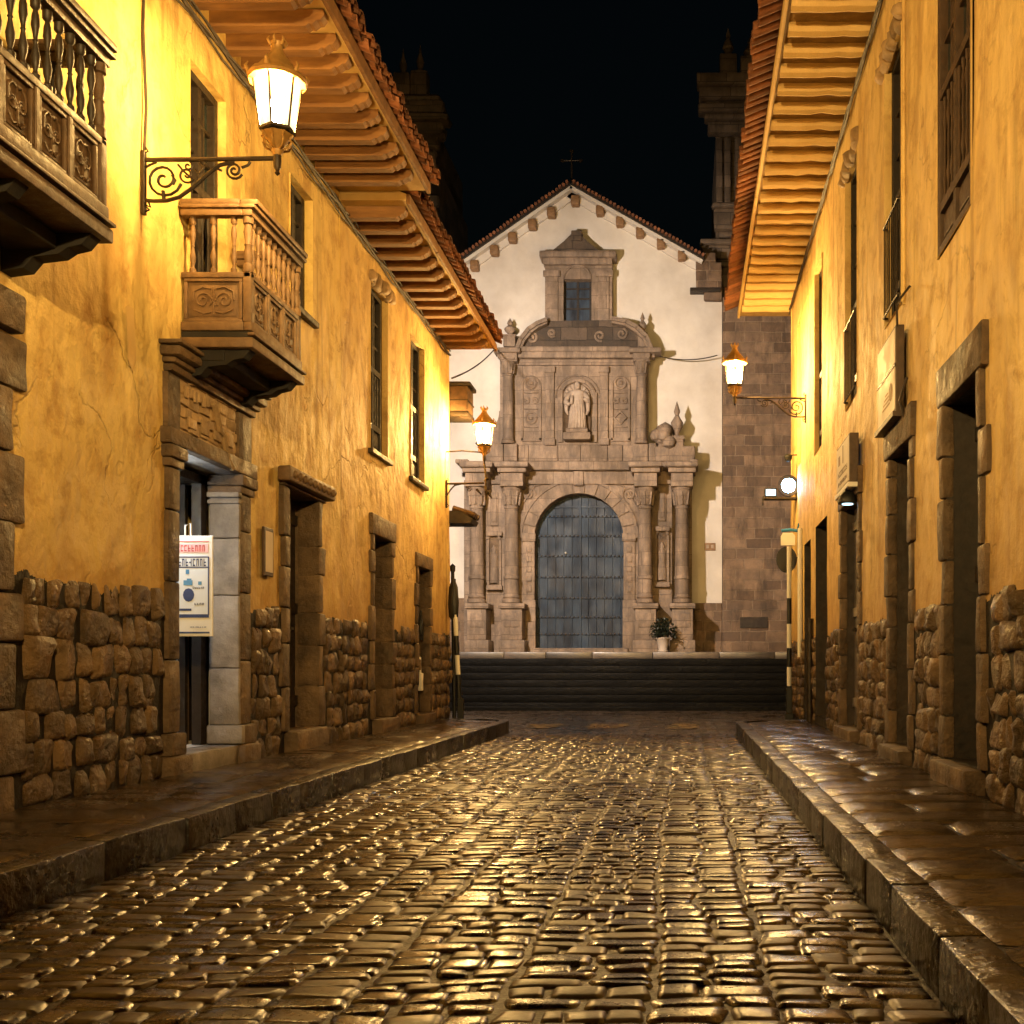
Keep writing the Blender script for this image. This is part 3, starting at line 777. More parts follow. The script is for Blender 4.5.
eaves(B, D1 + .05, 20.4, .82, 7.0, 'rafter', 'soffit', .44, 'carved', .16, .13, .13)
# balcony end and tiled hood that face the plaza, seen past the corner
b_ = thing('wooden_balcony', 'small brown wooden balcony end jutting past the far left corner', 'balcony', (XL, 20.6, 6.1))
p = MB(); x0 = -4.6; x1 = -4.02
p.rbox(x0, x1, 20.32, 20.9, 5.85, 6.32, .03); p.build('balcony_front', 'joinery', b_, smooth=True)
p = MB(); p.rbox(x0, x1 + .05, 20.32, 20.95, 6.32, 6.4, .02); p.build('top_rail', 'wood_dark', b_, smooth=True)
p = MB(); p.rbox(x0, x1 + .02, 20.32, 20.92, 5.76, 5.85, .02); p.lathe((x1 - .12, 20.36, 5.82), [(.03, -.02), (.04, -.07), (.0, -.09)], 8); p.build('bottom_rail', 'wood_dark', b_, smooth=True)
p = MB(); p.rbox(x0, x1 + .015, 20.315, 20.91, 6.04, 6.07, .01); p.build('middle_rail', 'wood_dark', b_)
h_ = thing('tiled_hood', 'little clay tiled door hood below the wooden balcony end at the far left corner', 'door hood', (XL, 20.6, 4.0))
p = MB(); p.prism([(-4.6, 3.78), (-3.96, 3.78), (-3.92, 3.86), (-4.15, 4.0), (-4.6, 4.02)], 20.32, 20.9); p.build('hood_frame', 'wood_dark', h_)
p = MB()
for k in range(4): p.tube([(-4.3, 20.38 + k * .15, 4.06), (-3.9, 20.38 + k * .15, 3.93)], .055, 8)
p.build('hood_tiles', 'wood_brown', h_, smooth=True)

# ------------------------------------------------------------------ right side: one long house
rt = thing('house', 'tall yellow house filling the right side, with high narrow windows and limewashed eaves', 'house', (XR, 10, 0))
C = Wall(XR, -1, rt); D3 = 22.3
rd = [(7.95, 8.99, .36, 3.25), (10.4, 11.4, .32, 3.27), (13.5, 14.9, .33, 3.24), (16.65, 18.0, .33, 3.4), (18.8, 19.7, .33, 3.3)]
rw = [(8.24, 9.35, 4.57, 7.3), (10.9, 11.8, 4.73, 7.5), (13.7, 14.7, 4.53, 7.6), (17.2, 18.2, 4.6, 7.6), (20.4, 20.95, 4.9, 7.6)]
facade(C, -2., D3, -.05, 8.5, rd + rw, 'plaster_right')
body(C, -2., D3, 8.5, 'plaster_right')
rubble(C, 4.6, 15.6, .17, 1.62, [(a - .22, b + .22, 0) for a, b, _, _ in rd])
rubble(C, 15.61, D3, .17, 1.6, [(a - .12, b + .12, 0) for a, b, _, _ in rd], 1)
names = ['nearly black plank door in the nearest right doorway', 'dark plank door in the second right doorway, under the two-part sign', 'greyish plank door under the white board', 'dark narrow door before the last one', 'last dark door beside the blue-lit lamp']
for i, (a, b, c_, d_) in enumerate(rd):
    opening(C, a, b, c_, d_, .45, 'wood_dark' if i == 0 else 'ashlar_dark', None)  # reveal shade put into the colour, near-black wood tone at the nearest door
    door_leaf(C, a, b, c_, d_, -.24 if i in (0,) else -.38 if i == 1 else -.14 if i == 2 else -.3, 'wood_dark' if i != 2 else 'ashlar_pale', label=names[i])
    if i < 3: stone_frame(C, a, b, c_, d_, .14, .32, toothed=True, depth=.05)
for i, (a, b, c_, d_) in enumerate(rw):
    reveal_only(C, a, b, c_, d_, 'plaster_right')
    tall_window(C, a, b, c_, d_, o=-.03 if i == 0 else -.1, solid=.40 if i == 0 else .35, bal=.95, mat='wood_brown' if i == 0 else 'wood_dark')
    if i in (1, 2): rough_lintel(C, a - .12, b + .15, d_)
for (a, b, c_, d_) in rw[1:3]:   # slim juliet rails
    p = MB(); zt = c_ + 1.05
    for o_, z_ in ((.03, zt), (.03, c_ + .1)): p.tube([(C.x(-.02), a + .05, z_), (C.x(o_), a + .05, z_), (C.x(o_), b - .05, z_), (C.x(-.02), b - .05, z_)], .012, 6)
    for k in range(8): dd = a + .1 + (b - a - .2) * k / 7; p.tube([(C.x(.03), dd, c_ + .1), (C.x(.03), dd, zt)], .007, 5)
    p.build('window_railing', 'iron', rt, smooth=True)
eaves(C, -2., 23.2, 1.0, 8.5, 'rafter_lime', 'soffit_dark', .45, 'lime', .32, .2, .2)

# ------------------------------------------------------------------ cables and pipes
def bundle(w, d0, d1, z, k, label):
    mb = MB()
    for j in range(k):
        pts = []; y = d0; i = 0
        while y <= d1:
            sag = .05 * abs(math.sin(i * .9 + j)) + .03 * noise.noise(Vector((y * 2, j, 0)))
            pts.append((w.x(.035 + .02 * (j % 2)), y, z - .03 * j - sag)); y += .33; i += 1
        mb.tube(pts, R(.009, .018), 5)
    return tag(mb.build('cable_bundle', 'cable', loc=(w.X, d0, z)), label, 'cables')
bundle(A, 2., 20.2, 6.95, 5, 'drooping bundle of dark cables pinned under the eaves of the left houses')
bundle(C, 2., 22.2, 8.36, 4, 'dark cable bundle running under the eaves of the right house')
mb = MB()
mb.tube([(A.x(.02), 8.81, 6.9), (A.x(.02), 8.79, 6.2), (A.x(.025), 8.83, 5.6), (A.x(.02), 8.81, 5.25)], .012, 6)
tag(mb.build('lamp_cable', 'cable', loc=(XL, 8.8, 6)), 'single cable dropping down the plaster to the nearest left lantern bracket', 'cable')
mb = MB(); mb.tube([(C.x(.03), 10.66, 8.4), (C.x(.035), 10.64, 6.5), (C.x(.03), 10.66, 4.62)], .018, 8)
tag(mb.build('wall_conduit', 'plaster_right', smooth=True, loc=(XR, 10.66, 6)), 'thin painted conduit running down the right wall beside the second tall window', 'pipe')
mb = MB()
for k in range(2): mb.tube([(A.x(.02), 7.7 + k * .06, 6.9), (A.x(.03), 7.7 + k * .06, 6.0), (A.x(.02), 7.68 + k * .06, 5.35)], .008, 5)
tag(mb.build('wall_cable', 'cable', loc=(XL, 7.7, 6)), 'pair of thin cables hanging above the end of the nearest balcony', 'cable')
mb = MB(); mb.tube([(C.x(.06), 18.45, .2), (C.x(.06), 18.45, 1.9)], .055, 10); mb.tube([(C.x(.06), 18.45, 1.9), (C.x(.06), 18.45, 1.93)], .065, 10)
tag(mb.build('drain_pipe', 'iron', smooth=True, loc=(XR, 18.45, .2)), 'short dark drain pipe at the foot of the right wall near the corner', 'pipe')
mb = MB(); mb.tube([(C.x(.05), 20.1, 1.3), (C.x(.05), 20.1, 3.65)], .045, 10); mb.tube([(C.x(-.02), 20.1, 3.5), (C.x(.05), 20.1, 3.5)], .03, 8)
tag(mb.build('lit_wall_strip', 'white', smooth=True, loc=(XR, 20.1, 1.3)), 'pale upright strip added for the cool-lit plaster at the far end of the right wall', 'post')  # stands in for the wall's corner plaster lit by the cool lamp

# ------------------------------------------------------------------ balconies
def balcony(w, d0, d1, proj, label, wd='wood_red', bw='wood_red'):
    t = thing('balcony', label, 'balcony', (w.X, (d0 + d1) / 2, 3.9)); X1 = proj
    zb, zp0, zp1, zr = 3.86, 4.09, 4.52, 5.06
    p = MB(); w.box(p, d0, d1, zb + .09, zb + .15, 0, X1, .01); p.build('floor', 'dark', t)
    p = MB()   # stepped base moulding
    w.box(p, d0 - .03, d1 + .03, zb, zb + .09, .0, X1 + .03, .015); w.box(p, d0 - .01, d1 + .01, zb + .15, zp0, X1 - .06, X1 + .01, .012); w.box(p, d0 - .01, d0 + .05, zb + .15, zp0, .0, X1 - .06, .012); w.box(p, d1 - .05, d1 + .01, zb + .15, zp0, 0, X1 - .06, .012)
    w.box(p, d0 - .035, d1 + .035, zb + .105, zb + .13, X1 - .02, X1 + .045, .008)
    p.build('base_moulding', wd, t, smooth=True)
    p = MB()
    w.box(p, d0, d1, zp1 - .05, zp1, X1 - .07, X1, .01); w.box(p, d0, d0 + .07, zp1 - .05, zp1, 0, X1 - .07, .01); w.box(p, d1 - .07, d1, zp1 - .05, zp1, 0, X1 - .07, .01)
    w.box(p, d0 - .04, d1 + .04, zr, zr + .035, X1 - .09, X1 + .045, .01); w.box(p, d0 - .02, d1 + .02, zr + .035, zr + .085, X1 - .085, X1 + .065, .015)
    w.box(p, d0 - .02, d1 + .02, zr - .06, zr, X1 - .07, X1 + .015, .01)
    for a, b in ((d0 - .04, d0 + .09), (d1 - .09, d1 + .04)):
        w.box(p, a, b, zr, zr + .035, 0, X1 - .09, .01); w.box(p, a + .01, b - .005, zr + .035, zr + .085, 0, X1 - .085, .015); w.box(p, a + .02, b - .02, zr - .06, zr, 0, X1 - .07, .01)
    p.build('railing', wd, t, smooth=True)
    # corner posts
    def turned(c, h, s_): 
        m = MB(); prof = [(1.35, 0), (1.35, .07), (.8, .09), (.6, .13), (1.1, .22), (1.25, .30), (.7, .42), (.55, .47), (.8, .49), (.55, .51), (.7, .56), (1.2, .68), (1.0, .8), (.6, .86), (1.35, .90), (1.35, 1)]
        m.lathe(c, [(r * s_, z * h) for r, z in prof], 9); return m
    hb = zr - .06 - zp1
    post = None
    for d in (d0 + .035, d1 - .035):
        m = MB(); w.box(m, d - .035, d + .035, zp0, zp1, X1 - .035 - .035, X1, .008)
        m.lathe((w.x(X1 - .035), d, zp1), [(.045, 0), (.045, .06), (.03, .08), (.042, hb * .3), (.028, hb * .47), (.036, hb * .5), (.028, hb * .53), (.042, hb * .72), (.03, hb * .86), (.045, hb * .88), (.045, hb)], 10)
        m.build('corner_post', wd, t, smooth=True)
    # balusters
    n = max(3, int(round((d1 - d0 - .14) / .118))); proto = None
    for i in range(n):
        d = d0 + .07 + (d1 - d0 - .14) * (i + .5) / n
        if proto is None: proto = turned((w.x(X1 - .035), d, zp1), hb, .021).build('baluster', bw, t, smooth=True); q0 = (w.x(X1 - .035), d)
        else: dup(proto, t, (0, d - q0[1], 0))
    for dd in (d0 + .035, d1 - .035):
        for i in range(3):
            o_ = (X1 - .07) * (i + .5) / 3; dup(proto, t, (w.x(o_) - q0[0], dd - q0[1], 0))
    # spandrels between baluster heads
    p = MB()
    for i in range(n + 1):
        d = d0 + .07 + (d1 - d0 - .14) * i / n
    # carved panels
    def panel(a, b, front):
        m = MB()
        def bx(u0, u1, z0, z1, t0, t1, r=.006):
            if front: w.box(m, u0, u1, z0, z1, X1 - .07 + t0, X1 - .07 + t1, r)
            else: m.rbox(w.x(u0), w.x(u1), d0 + .07 - t0, d0 + .07 - t1, z0, z1, r)
        bx(a, b, zp0, zp1 - .05, 0, .035); fr = .03
        bx(a, b, zp0, zp0 + fr, .035, .06); bx(a, b, zp1 - .05 - fr, zp1 - .05, .035, .06); bx(a, a + fr, zp0 + fr, zp1 - .05 - fr, .035, .06); bx(b - fr, b, zp0 + fr, zp1 - .05 - fr, .035, .06)
        bx(a + .055, b - .055, zp0 + .055, zp1 - .105, .035, .041)
        pn = m.build('panel', wd, t, smooth=True)
        m = MB(); cx, cz = (a + b) / 2, (zp0 + zp1 - .05) / 2; hw = (b - a) / 2 - .065
        def curve(pts, r=.0075):
            if front: m.tube([(w.x(X1 - .07 + .046), u, z) for u, z in pts], r, 5)
            else: m.tube([(w.x(u), d0 + .07 - .046, z) for u, z in pts], r, 5)
        for sg in (-1, 1):
            curve([(cx + sg * x_, z_) for x_, z_ in spiral(hw * .5, cz, .015, min(.075, hw * .5), 0, 1.6)])
            curve([(cx + sg * hw * .1, cz - .10), (cx + sg * hw * .45, cz - .115), (cx + sg * hw * .9, cz - .08)])
            curve([(cx + sg * hw * .1, cz + .10), (cx + sg * hw * .5, cz + .115), (cx + sg * hw * .9, cz + .08), (cx + sg * hw * .95, cz)])
        for k in range(5): a_ = k * math.pi * .4; curve([(cx, cz), (cx + .03 * math.cos(a_), cz + .05 * math.sin(a_))], .009)
        curve([(cx, cz - .12), (cx, cz + .12)], .006)
        m.build('carving', wd, pn, smooth=True)
    k = max(3, int(round((d1 - d0) / .36)))
    for i in range(k):
        a = d0 + .07 + (d1 - d0 - .14) * i / k; b = d0 + .07 + (d1 - d0 - .14) * (i + 1) / k
        panel(a + .02, b - .02, True)
        if i: 
            m = MB(); w.box(m, a - .02, a + .02, zp0, zp1 - .05, X1 - .07, X1 - .003, .006); m.build('stile', wd, t)
    panel(.02, X1 - .08, False)
    m = MB(); w.box(m, d1 - .05, d1 - .015, zp0, zp1 - .05, 0, X1 - .07, .006); m.build('end_panel', wd, t)
    # beams carrying it
    nb = max(2, int((d1 - d0) / .75) + 1)
    for i in range(nb):
        d = d0 + .10 + (d1 - d0 - .2) * i / (nb - 1)
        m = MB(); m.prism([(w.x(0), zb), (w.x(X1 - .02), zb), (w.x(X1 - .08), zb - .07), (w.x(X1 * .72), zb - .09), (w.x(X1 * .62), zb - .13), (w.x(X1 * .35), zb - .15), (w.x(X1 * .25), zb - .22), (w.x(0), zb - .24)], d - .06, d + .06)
        m.build('bracket', 'dark', t)  # brackets and beam near-black, the balcony's underside shade put into their colour
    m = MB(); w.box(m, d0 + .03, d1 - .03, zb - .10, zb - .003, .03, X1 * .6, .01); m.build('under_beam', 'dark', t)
    return t
balcony(A, 4.6, 7.14, .60, 'carved wooden balcony cut off by the top left edge of the picture', 'joinery', 'wood_dark')  # balusters in near-black wood, their backlit silhouette put into the colour
balcony(A, 9.49, 10.73, .605, 'small carved wooden balcony above the stone portal, behind the nearest lantern')

# ------------------------------------------------------------------ lanterns
def lantern(label, w, d, z_arm, arm, scale=1., mat='lamp', style='scroll', z_l=None, arm_mat='iron', group='wall lanterns along the street'):
    t = thing('street_lantern', label, 'street lamp', (w.X, d, z_arm), group)
    cx = w.x(arm); zl = z_l if z_l is not None else z_arm; s = scale
    pt = lambda o, z: (w.x(o), d, z)
    g = MB(); g.lathe((cx, d, zl), [(.128 * s, .24 * s), (.185 * s, .62 * s)], 6, math.pi / 6, cap=False); g.build('glass', 'pane', t)
    g = MB(); g.lathe((cx, d, zl), [(.0, .30 * s), (.04 * s, .32 * s), (.055 * s, .40 * s), (.05 * s, .48 * s), (.0, .52 * s)], 10); g.build('bulb', mat, t, smooth='all')
    m = MB()
    for k in range(6):
        a = math.pi / 6 + k * math.pi / 3
        m.tube([(cx + .133 * s * math.cos(a), d + .133 * s * math.sin(a), zl + .23 * s), (cx + .192 * s * math.cos(a), d + .192 * s * math.sin(a), zl + .63 * s)], .009 * s, 5)
    m.lathe((cx, d, zl), [(.13 * s, .215 * s), (.146 * s, .225 * s), (.146 * s, .245 * s), (.133 * s, .25 * s)], 6, math.pi / 6, cap=True)
    m.build('glazing_frame', 'iron', t)
    m = MB(); m.lathe((cx, d, zl), [(.19 * s, .622 * s), (.225 * s, .625 * s), (.24 * s, .65 * s), (.22 * s, .685 * s), (.19 * s, .70 * s), (.15 * s, .75 * s), (.09 * s, .82 * s), (.055 * s, .87 * s), (.045 * s, .92 * s), (.06 * s, .95 * s)], 12)
    for k in range(6):
        a = math.pi / 6 + k * math.pi / 3; c_, s_ = math.cos(a), math.sin(a)
        m.tube([(cx + .22 * s * c_, d + .22 * s * s_, zl + .67 * s), (cx + .245 * s * c_, d + .245 * s * s_, zl + .71 * s), (cx + .225 * s * c_, d + .225 * s * s_, zl + .745 * s)], [.02 * s, .014 * s, .004 * s], 6)
        m.tube([(cx + .05 * s * c_, d + .05 * s * s_, zl + .93 * s), (cx + .075 * s * c_, d + .075 * s * s_, zl + .97 * s), (cx + .06 * s * c_, d + .06 * s * s_, zl + 1.0 * s)], [.014 * s, .012 * s, .004 * s], 6)
    m.build('lantern_cap', 'brass', t, smooth=True)
    m = MB(); m.lathe((cx, d, zl), [(.02 * s, .0), (.03 * s, .03 * s), (.045 * s, .06 * s), (.05 * s, .075 * s), (.04 * s, .09 * s), (.06 * s, .12 * s), (.10 * s, .17 * s), (.125 * s, .205 * s)], 8)
    for k in range(8):
        a = k * math.pi / 4; c_, s_ = math.cos(a), math.sin(a)
        m.tube([(cx + r_ * s * c_, d + r_ * s * s_, zl + z_ * s) for r_, z_ in ((.05, .08), (.095, .10), (.115, .14), (.10, .17), (.13, .20))], .010 * s, 5)
    m.build('basket', 'brass', t, smooth=True)
    m = MB(); m.lathe((cx, d, zl), [(.004, -.13 * s), (.022 * s, -.11 * s), (.014 * s, -.09 * s), (.03 * s, -.06 * s), (.034 * s, .0), (.03 * s, .06 * s)], 10); 
    if zl > z_arm + .05: m.tube([(cx, d, zl - .1), (cx + .03, d, z_arm + .15), (cx + .03, d, z_arm - .3)], .02, 6)
    m.build('stem', 'iron', t, smooth=True)
    m = MB(); m.tube([pt(.0, z_arm), pt(arm * .5, z_arm + .004), pt(arm, z_arm + .012)], .019, 8); m.build('arm', arm_mat, t, smooth=True)
    m = MB(); w.box(m, d - .025, d + .025, z_arm - .44, z_arm + .07, .0, .03, .006)
    m.tube([pt(.02, z_arm - .42), pt(.06, z_arm - .40), pt(.03, z_arm - .37)], .008, 5); m.tube([pt(.02, z_arm + .05), pt(.05, z_arm + .07), pt(.03, z_arm + .1)], .008, 5)
    m.build('wall_plate', 'iron', t)
    m = MB(); C2 = lambda pts, r=.010: m.tube([pt(a, b) for a, b in pts], r, 6)
    if style == 'scroll':
        z = z_arm; K = lambda pts, r: C2([(a, z + (b - z) * 1.25) for a, b in pts], r * 1.2)
        K([(.03, z - .26), (.10, z - .265), (.20, z - .262), (.30, z - .24), (.42, z - .17), (.52, z - .095), (.62, z - .035), (.74, z - .012)], .013)
        C2(spiral(.175, z - .155, .02, .145, 1.0, 1.8), .011); C2(spiral(.74, z - .085, .012, .072, .8, 1.8), .010)
        C2(spiral(.36, z - .12, .012, .07, 3.6, 1.35), .009); C2(spiral(.37, z - .05, .006, .038, 0, 1.2), .008)
        K([(.29, z - .03), (.33, z - .07), (.40, z - .12)], .008); K([(.46, z - .01), (.50, z - .05), (.46, z - .09), (.42, z - .06)], .008); K([(.80, z - .05), (.85, z - .035), (.87, z - .012)], .009)
        K([(.03, z - .05), (.07, z - .03), (.12, z - .015)], .008); K([(.18, z - .26), (.17, z - .2)], .012); K([(.55, z - .06), (.60, z - .055), (.64, z - .07)], .008)
        K([(.24, z - .10), (.27, z - .13), (.25, z - .16)], .008); C2([(.03, z - .36), (.07, z - .38), (.05, z - .33)], .009)
    else:
        z = z_arm
        C2([(.0, z - .25), (.08, z - .12), (.16, z - .03), (.3, z + .0)], .014); C2(spiral(arm * .6, z - .1, .01, .05, 0, 1.3), .008)
        m.tube([pt(arm - .14, z - .10), pt(arm - .05, z - .2)], [.03, .012], 6); m.tube([pt(arm + .02, z - .14), pt(arm + .1, z - .2), pt(arm + .14, z - .27)], [.03, .03, .012], 6); m.tube([pt(arm, z + .04), pt(arm + .05, z + .09), pt(arm + .08, z + .1)], [.02, .035, .03], 6)
        m.tube([pt(.0, z_arm + .58), pt(.3, z_arm + .60), pt(arm - .05, z_arm + .57)], .013, 6)
    m.build('scrollwork', 'iron', t, smooth=True)
    return t
lantern('nearest glowing wall lantern on a scrolled iron arm, top left beside the small balcony', A, 8.81, 5.17, 1.085, .98)
lantern('glowing lantern on thin wire arms at the far left corner, in front of the church', A, 20.0, 4.45, .70, .93, 'lamp_far', 'wire', z_l=4.93)
lantern('glowing wall lantern on a long scrolled arm on the right wall, before the stone tower', C, 19.5, 5.88, 1.27, .98, 'lamp_far')

# ------------------------------------------------------------------ signs and small street things
def glyphs(mb, put, x0, x1, z, h, n):
    """illegible strokes standing for small print"""
    x = x0; wd = (x1 - x0) / n
    for i in range(n):
        k = random.choice((0, 1, 2, 3)); a, b = x + wd * .12, x + wd * .78
        if k != 3: put(mb, a, a + wd * .2, z, z + h)
        if k in (0, 2): put(mb, a, b, z + h * .82, z + h)
        if k in (1, 2): put(mb, a, b, z, z + h * .2)
        if k in (0, 3): put(mb, b - wd * .2, b, z, z + h)
        if k in (1, 3): put(mb, a, b, z + h * .42, z + h * .6)
        x += wd
# poster board hung in the portal, facing down the street
s_ = thing('poster_board', 'white printed poster board with a red and pink heading hung in the stone portal', 'poster', (-4.36, 9.72, 1.8))
X0, X1, Y = -4.62, -4.175, 9.72
m = MB(); m.rbox(X0, X1, Y, Y + .02, 1.38, 2.27, .004); m.build('board', 'white', s_)
pp = lambda y_: (lambda mb, a, b, z0, z1: mb.box(a, b, y_, y_ + .0015, z0, z1))
m = MB(); pp(Y - .002)(m, X0 + .01, X1 - .04, 1.57, 2.10); m.build('printed_sheet', 'poster', s_)
m = MB(); pp(Y - .003)(m, X0 + .01, X1 - .035, 2.12, 2.20); m.build('heading_band', 'poster_pink', s_)
m = MB(); glyphs(m, pp(Y - .0045), X0 + .13, X1 - .06, 2.13, .055, 8); pp(Y - .0045)(m, X0 + .02, X1 - .03, 2.215, 2.222); m.build('heading_letters', 'poster_red', s_)
m = MB(); q = pp(Y - .0045)
for a, b, c, d in ((X0, X1 - .03, 2.075, 2.085), (X0, X1 - .03, 1.985, 1.995), (X1 - .04, X1 - .028, 1.57, 2.085), (X0, X1 - .03, 1.545, 1.575), (X0, X1 - .025, 1.405, 1.42), (X0 + .1, X0 + .26, 1.605, 1.625)): q(m, a, b, c, d)
glyphs(m, q, X0 + .11, X1 - .05, 2.0, .065, 9); glyphs(m, q, X0 + .27, X1 - .07, 1.80, .018, 6); glyphs(m, q, X1 - .16, X1 - .07, 1.655, .02, 4); glyphs(m, q, X1 - .2, X1 - .05, 1.455, .012, 10); glyphs(m, q, X0 + .01, X0 + .13, 1.45, .018, 5)
m.prism([(X0 + .235 + .05 * math.cos(k * math.pi / 6), 1.745 + .06 * math.sin(k * math.pi / 6)) for k in range(12)], Y - .0045, Y - .003)
m.build('printing', 'poster_navy', s_)
m = MB(); q = pp(Y - .0045)
q(m, X0 + .19, X0 + .27, 1.83, 1.875); q(m, X0 + .22, X0 + .26, 1.875, 1.89); q(m, X0 + .32, X0 + .35, 1.835, 1.865); q(m, X0 + .02, X0 + .14, 1.78, 1.85); q(m, X0 + .21, X0 + .24, 1.93, 1.97); m.build('blue_picture', 'poster_blue', s_)
m = MB(); q = pp(Y - .0045); q(m, X0 + .02, X0 + .135, 1.87, 1.925); q(m, X0 + .02, X0 + .135, 1.935, 1.975); m.build('red_picture', 'poster_red', s_)
m = MB(); m.tube([(X0 + .2, Y + .01, 2.26), (X0 + .2, Y + .01, 2.36), (X0 + .25, Y + .01, 2.38), (X0 + .25, Y + .01, 2.26)], .008, 5); m.build('hook', 'white', s_)

def wall_sign(w, d0, d1, z0, z1, o0, o1, mat, label, name):
    t = thing('wall_sign', label, 'sign', (w.X, (d0 + d1) / 2, z0))
    m = MB(); w.box(m, d0, d1, z0, z1, o0, o1 - .006, .008); m.build('sign_box', 'wood_brown', t)
    m = MB(); w.box(m, d0 + .03, d1 - .03, z0 + .03, z1 - .03, o1 - .008, o1 + .001); m.build('sign_face', mat, t)
    return t
t = wall_sign(C, 10.62, 11.6, 3.58, 4.42, .03, .12, 'sign_board', 'two-part pale sign box above the second right doorway', 'a')
m = MB(); C.box(m, 10.62, 11.6, 4.02, 4.05, .11, .127); C.box(m, 10.60, 11.62, 3.53, 3.58, .02, .15); m.build('sign_trim', 'wood_brown', t)
m = MB(); put = lambda mb, a, b, z0, z1: C.box(mb, a, b, z0, z1, .12, .1235)
for k in range(4): put(m, 10.9 + .03 * k, 11.3 - .05 * k, 3.72 + .04 * k, 3.735 + .04 * k)
m.prism([(10.85 + .09 * math.cos(k * math.pi / 5), 3.82 + .09 * math.sin(k * math.pi / 5)) for k in range(10)], C.x(.12), C.x(.1235), axis=0)
m.build('emblem', 'relief', t)
m = MB(); m.tube([(C.x(.0), 10.5, 4.75), (C.x(.12), 10.55, 4.6), (C.x(.1), 10.62, 4.40)], .012, 6); m.tube([(C.x(.02), 10.52, 3.4), (C.x(.1), 10.5, 3.65), (C.x(.05), 10.4, 3.85)], .014, 6); m.build('sign_hook', 'iron', t)
t = wall_sign(C, 13.35, 14.45, 3.36, 3.96, .04, .16, 'sign_pale', 'white board with dark marks above the third right doorway', 'b')
m = MB(); put = lambda mb, a, b, z0, z1: C.box(mb, a, b, z0, z1, .161, .1635)
put(m, 13.82, 13.88, 3.68, 3.9); glyphs(m, put, 13.5, 14.3, 3.55, .07, 9); glyphs(m, put, 13.5, 14.3, 3.44, .05, 12); put(m, 14.1, 14.25, 3.7, 3.82); m.build('sign_marks', 'sign_ink', t)
m = MB(); C.box(m, 13.33, 14.47, 3.30, 3.36, .03, .18, .01); m.build('sign_ledge', 'white', t)
# hooded lamp below it
t = thing('hooded_lamp', 'small dark hooded lamp under the white board on the right wall', 'lamp', (XR, 13.6, 3.2))
m = MB(); m.lathe((C.x(.14), 13.6, 3.13), [(.12, 0), (.13, .03), (.09, .12), (.04, .16), (.0, .17)], 12); m.build('hood', 'black', t, smooth=True)
m = MB(); m.tube([(C.x(0), 13.6, 3.22), (C.x(.12), 13.6, 3.27)], .015, 6); m.build('arm', 'iron', t)
m = MB(); m.lathe((C.x(.14), 13.6, 3.11), [(.0, 0), (.07, .01), (.07, .03), (0, .03)], 10); m.build('lens', 'screen', t)

# cool-lit cluster at the far right corner
t = thing('floodlight', 'round blue-white floodlight on a bracket at the far right corner', 'floodlight', (2.0, 21.3, 4.4))
m = MB()
for r_, y_ in (): pass
n = 20; cz, cx_ = 4.60, 1.985
ring = lambda r, y: [(cx_ + r * math.cos(2 * math.pi * k / n), y, cz + r * math.sin(2 * math.pi * k / n)) for k in range(n)]
m.add(ring(.135, 21.10), [tuple(range(n))]); m.build('lit_face', 'led', t)
m = MB(); vs = ring(.135, 21.10) + ring(.205, 21.08) + ring(.205, 21.16) + ring(.12, 21.3)
m.add(vs, [(a * n + k, a * n + (k + 1) % n, (a + 1) * n + (k + 1) % n, (a + 1) * n + k) for a in range(3) for k in range(n)] + [tuple(range(3 * n, 4 * n))]); m.build('housing', 'iron', t, smooth=True)
m = MB(); m.rbox(1.50, 2.15, 21.1, 21.3, 4.34, 4.38, .006); m.rbox(2.08, 2.16, 21.1, 21.2, 4.5, 4.62, .01); m.build('bracket_shelf', 'iron', t)
m = MB(); m.rbox(1.49, 1.51, 21.1, 21.25, 4.24, 4.4, .004); m.build('shelf_lip', 'black', t)
t = thing('lit_box', 'small lit box beside the round floodlight at the far right corner', 'light box', (1.62, 21.2, 4.4))
m = MB(); m.rbox(1.53, 1.76, 21.12, 21.28, 4.382, 4.56, .01); m.build('case', 'black', t)
m = MB(); m.box(1.555, 1.74, 21.112, 21.119, 4.41, 4.53); m.build('lit_face', 'screen', t)
t = thing('camera_dome', 'small black dome camera on a rod above the round floodlight', 'security camera', (2.1, 21.0, 5.2))
m = MB(); m.lathe((1.97, 21.0, 5.12), [(.0, -.09), (.05, -.075), (.075, -.02), (.08, .03), (.05, .06), (0, .07)], 12); m.build('dome', 'black', t, smooth=True)
m = MB(); m.tube([(1.97, 21.0, 5.16), (2.15, 21.0, 5.17)], .012, 6); m.build('rod', 'iron', t)
t = thing('hanging_sign', 'small white rounded sign with a blue strap under the floodlight', 'sign', (2.0, 21.0, 3.7))
m = MB(); m.prism([(1.83, 3.44), (1.83, 3.62), (1.87, 3.68), (2.05, 3.68), (2.10, 3.62), (2.10, 3.44)], 20.98, 21.02); m.build('sign_plate', 'white', t)
m = MB(); m.tube([(1.84, 21.0, 3.72), (2.0, 21.0, 3.74), (2.15, 21.0, 3.72), (2.15, 20.7, 3.8)], .03, 8); m.build('strap', 'blue', t, smooth=True)
t = thing('round_sign', 'black round sign on the right wall end behind the striped pole', 'sign', (1.95, 21.0, 3.2))
m = MB(); m.prism([(1.93 + .2 * math.cos(k * math.pi / 9), 3.16 + .25 * math.sin(k * math.pi / 9)) for k in range(18)], 20.9, 20.93); m.build('disc', 'black', t)
m = MB(); m.tube([(1.95, 20.93, 3.2), (2.15, 20.95, 3.2)], .015, 6); m.build('fixing', 'iron', t)

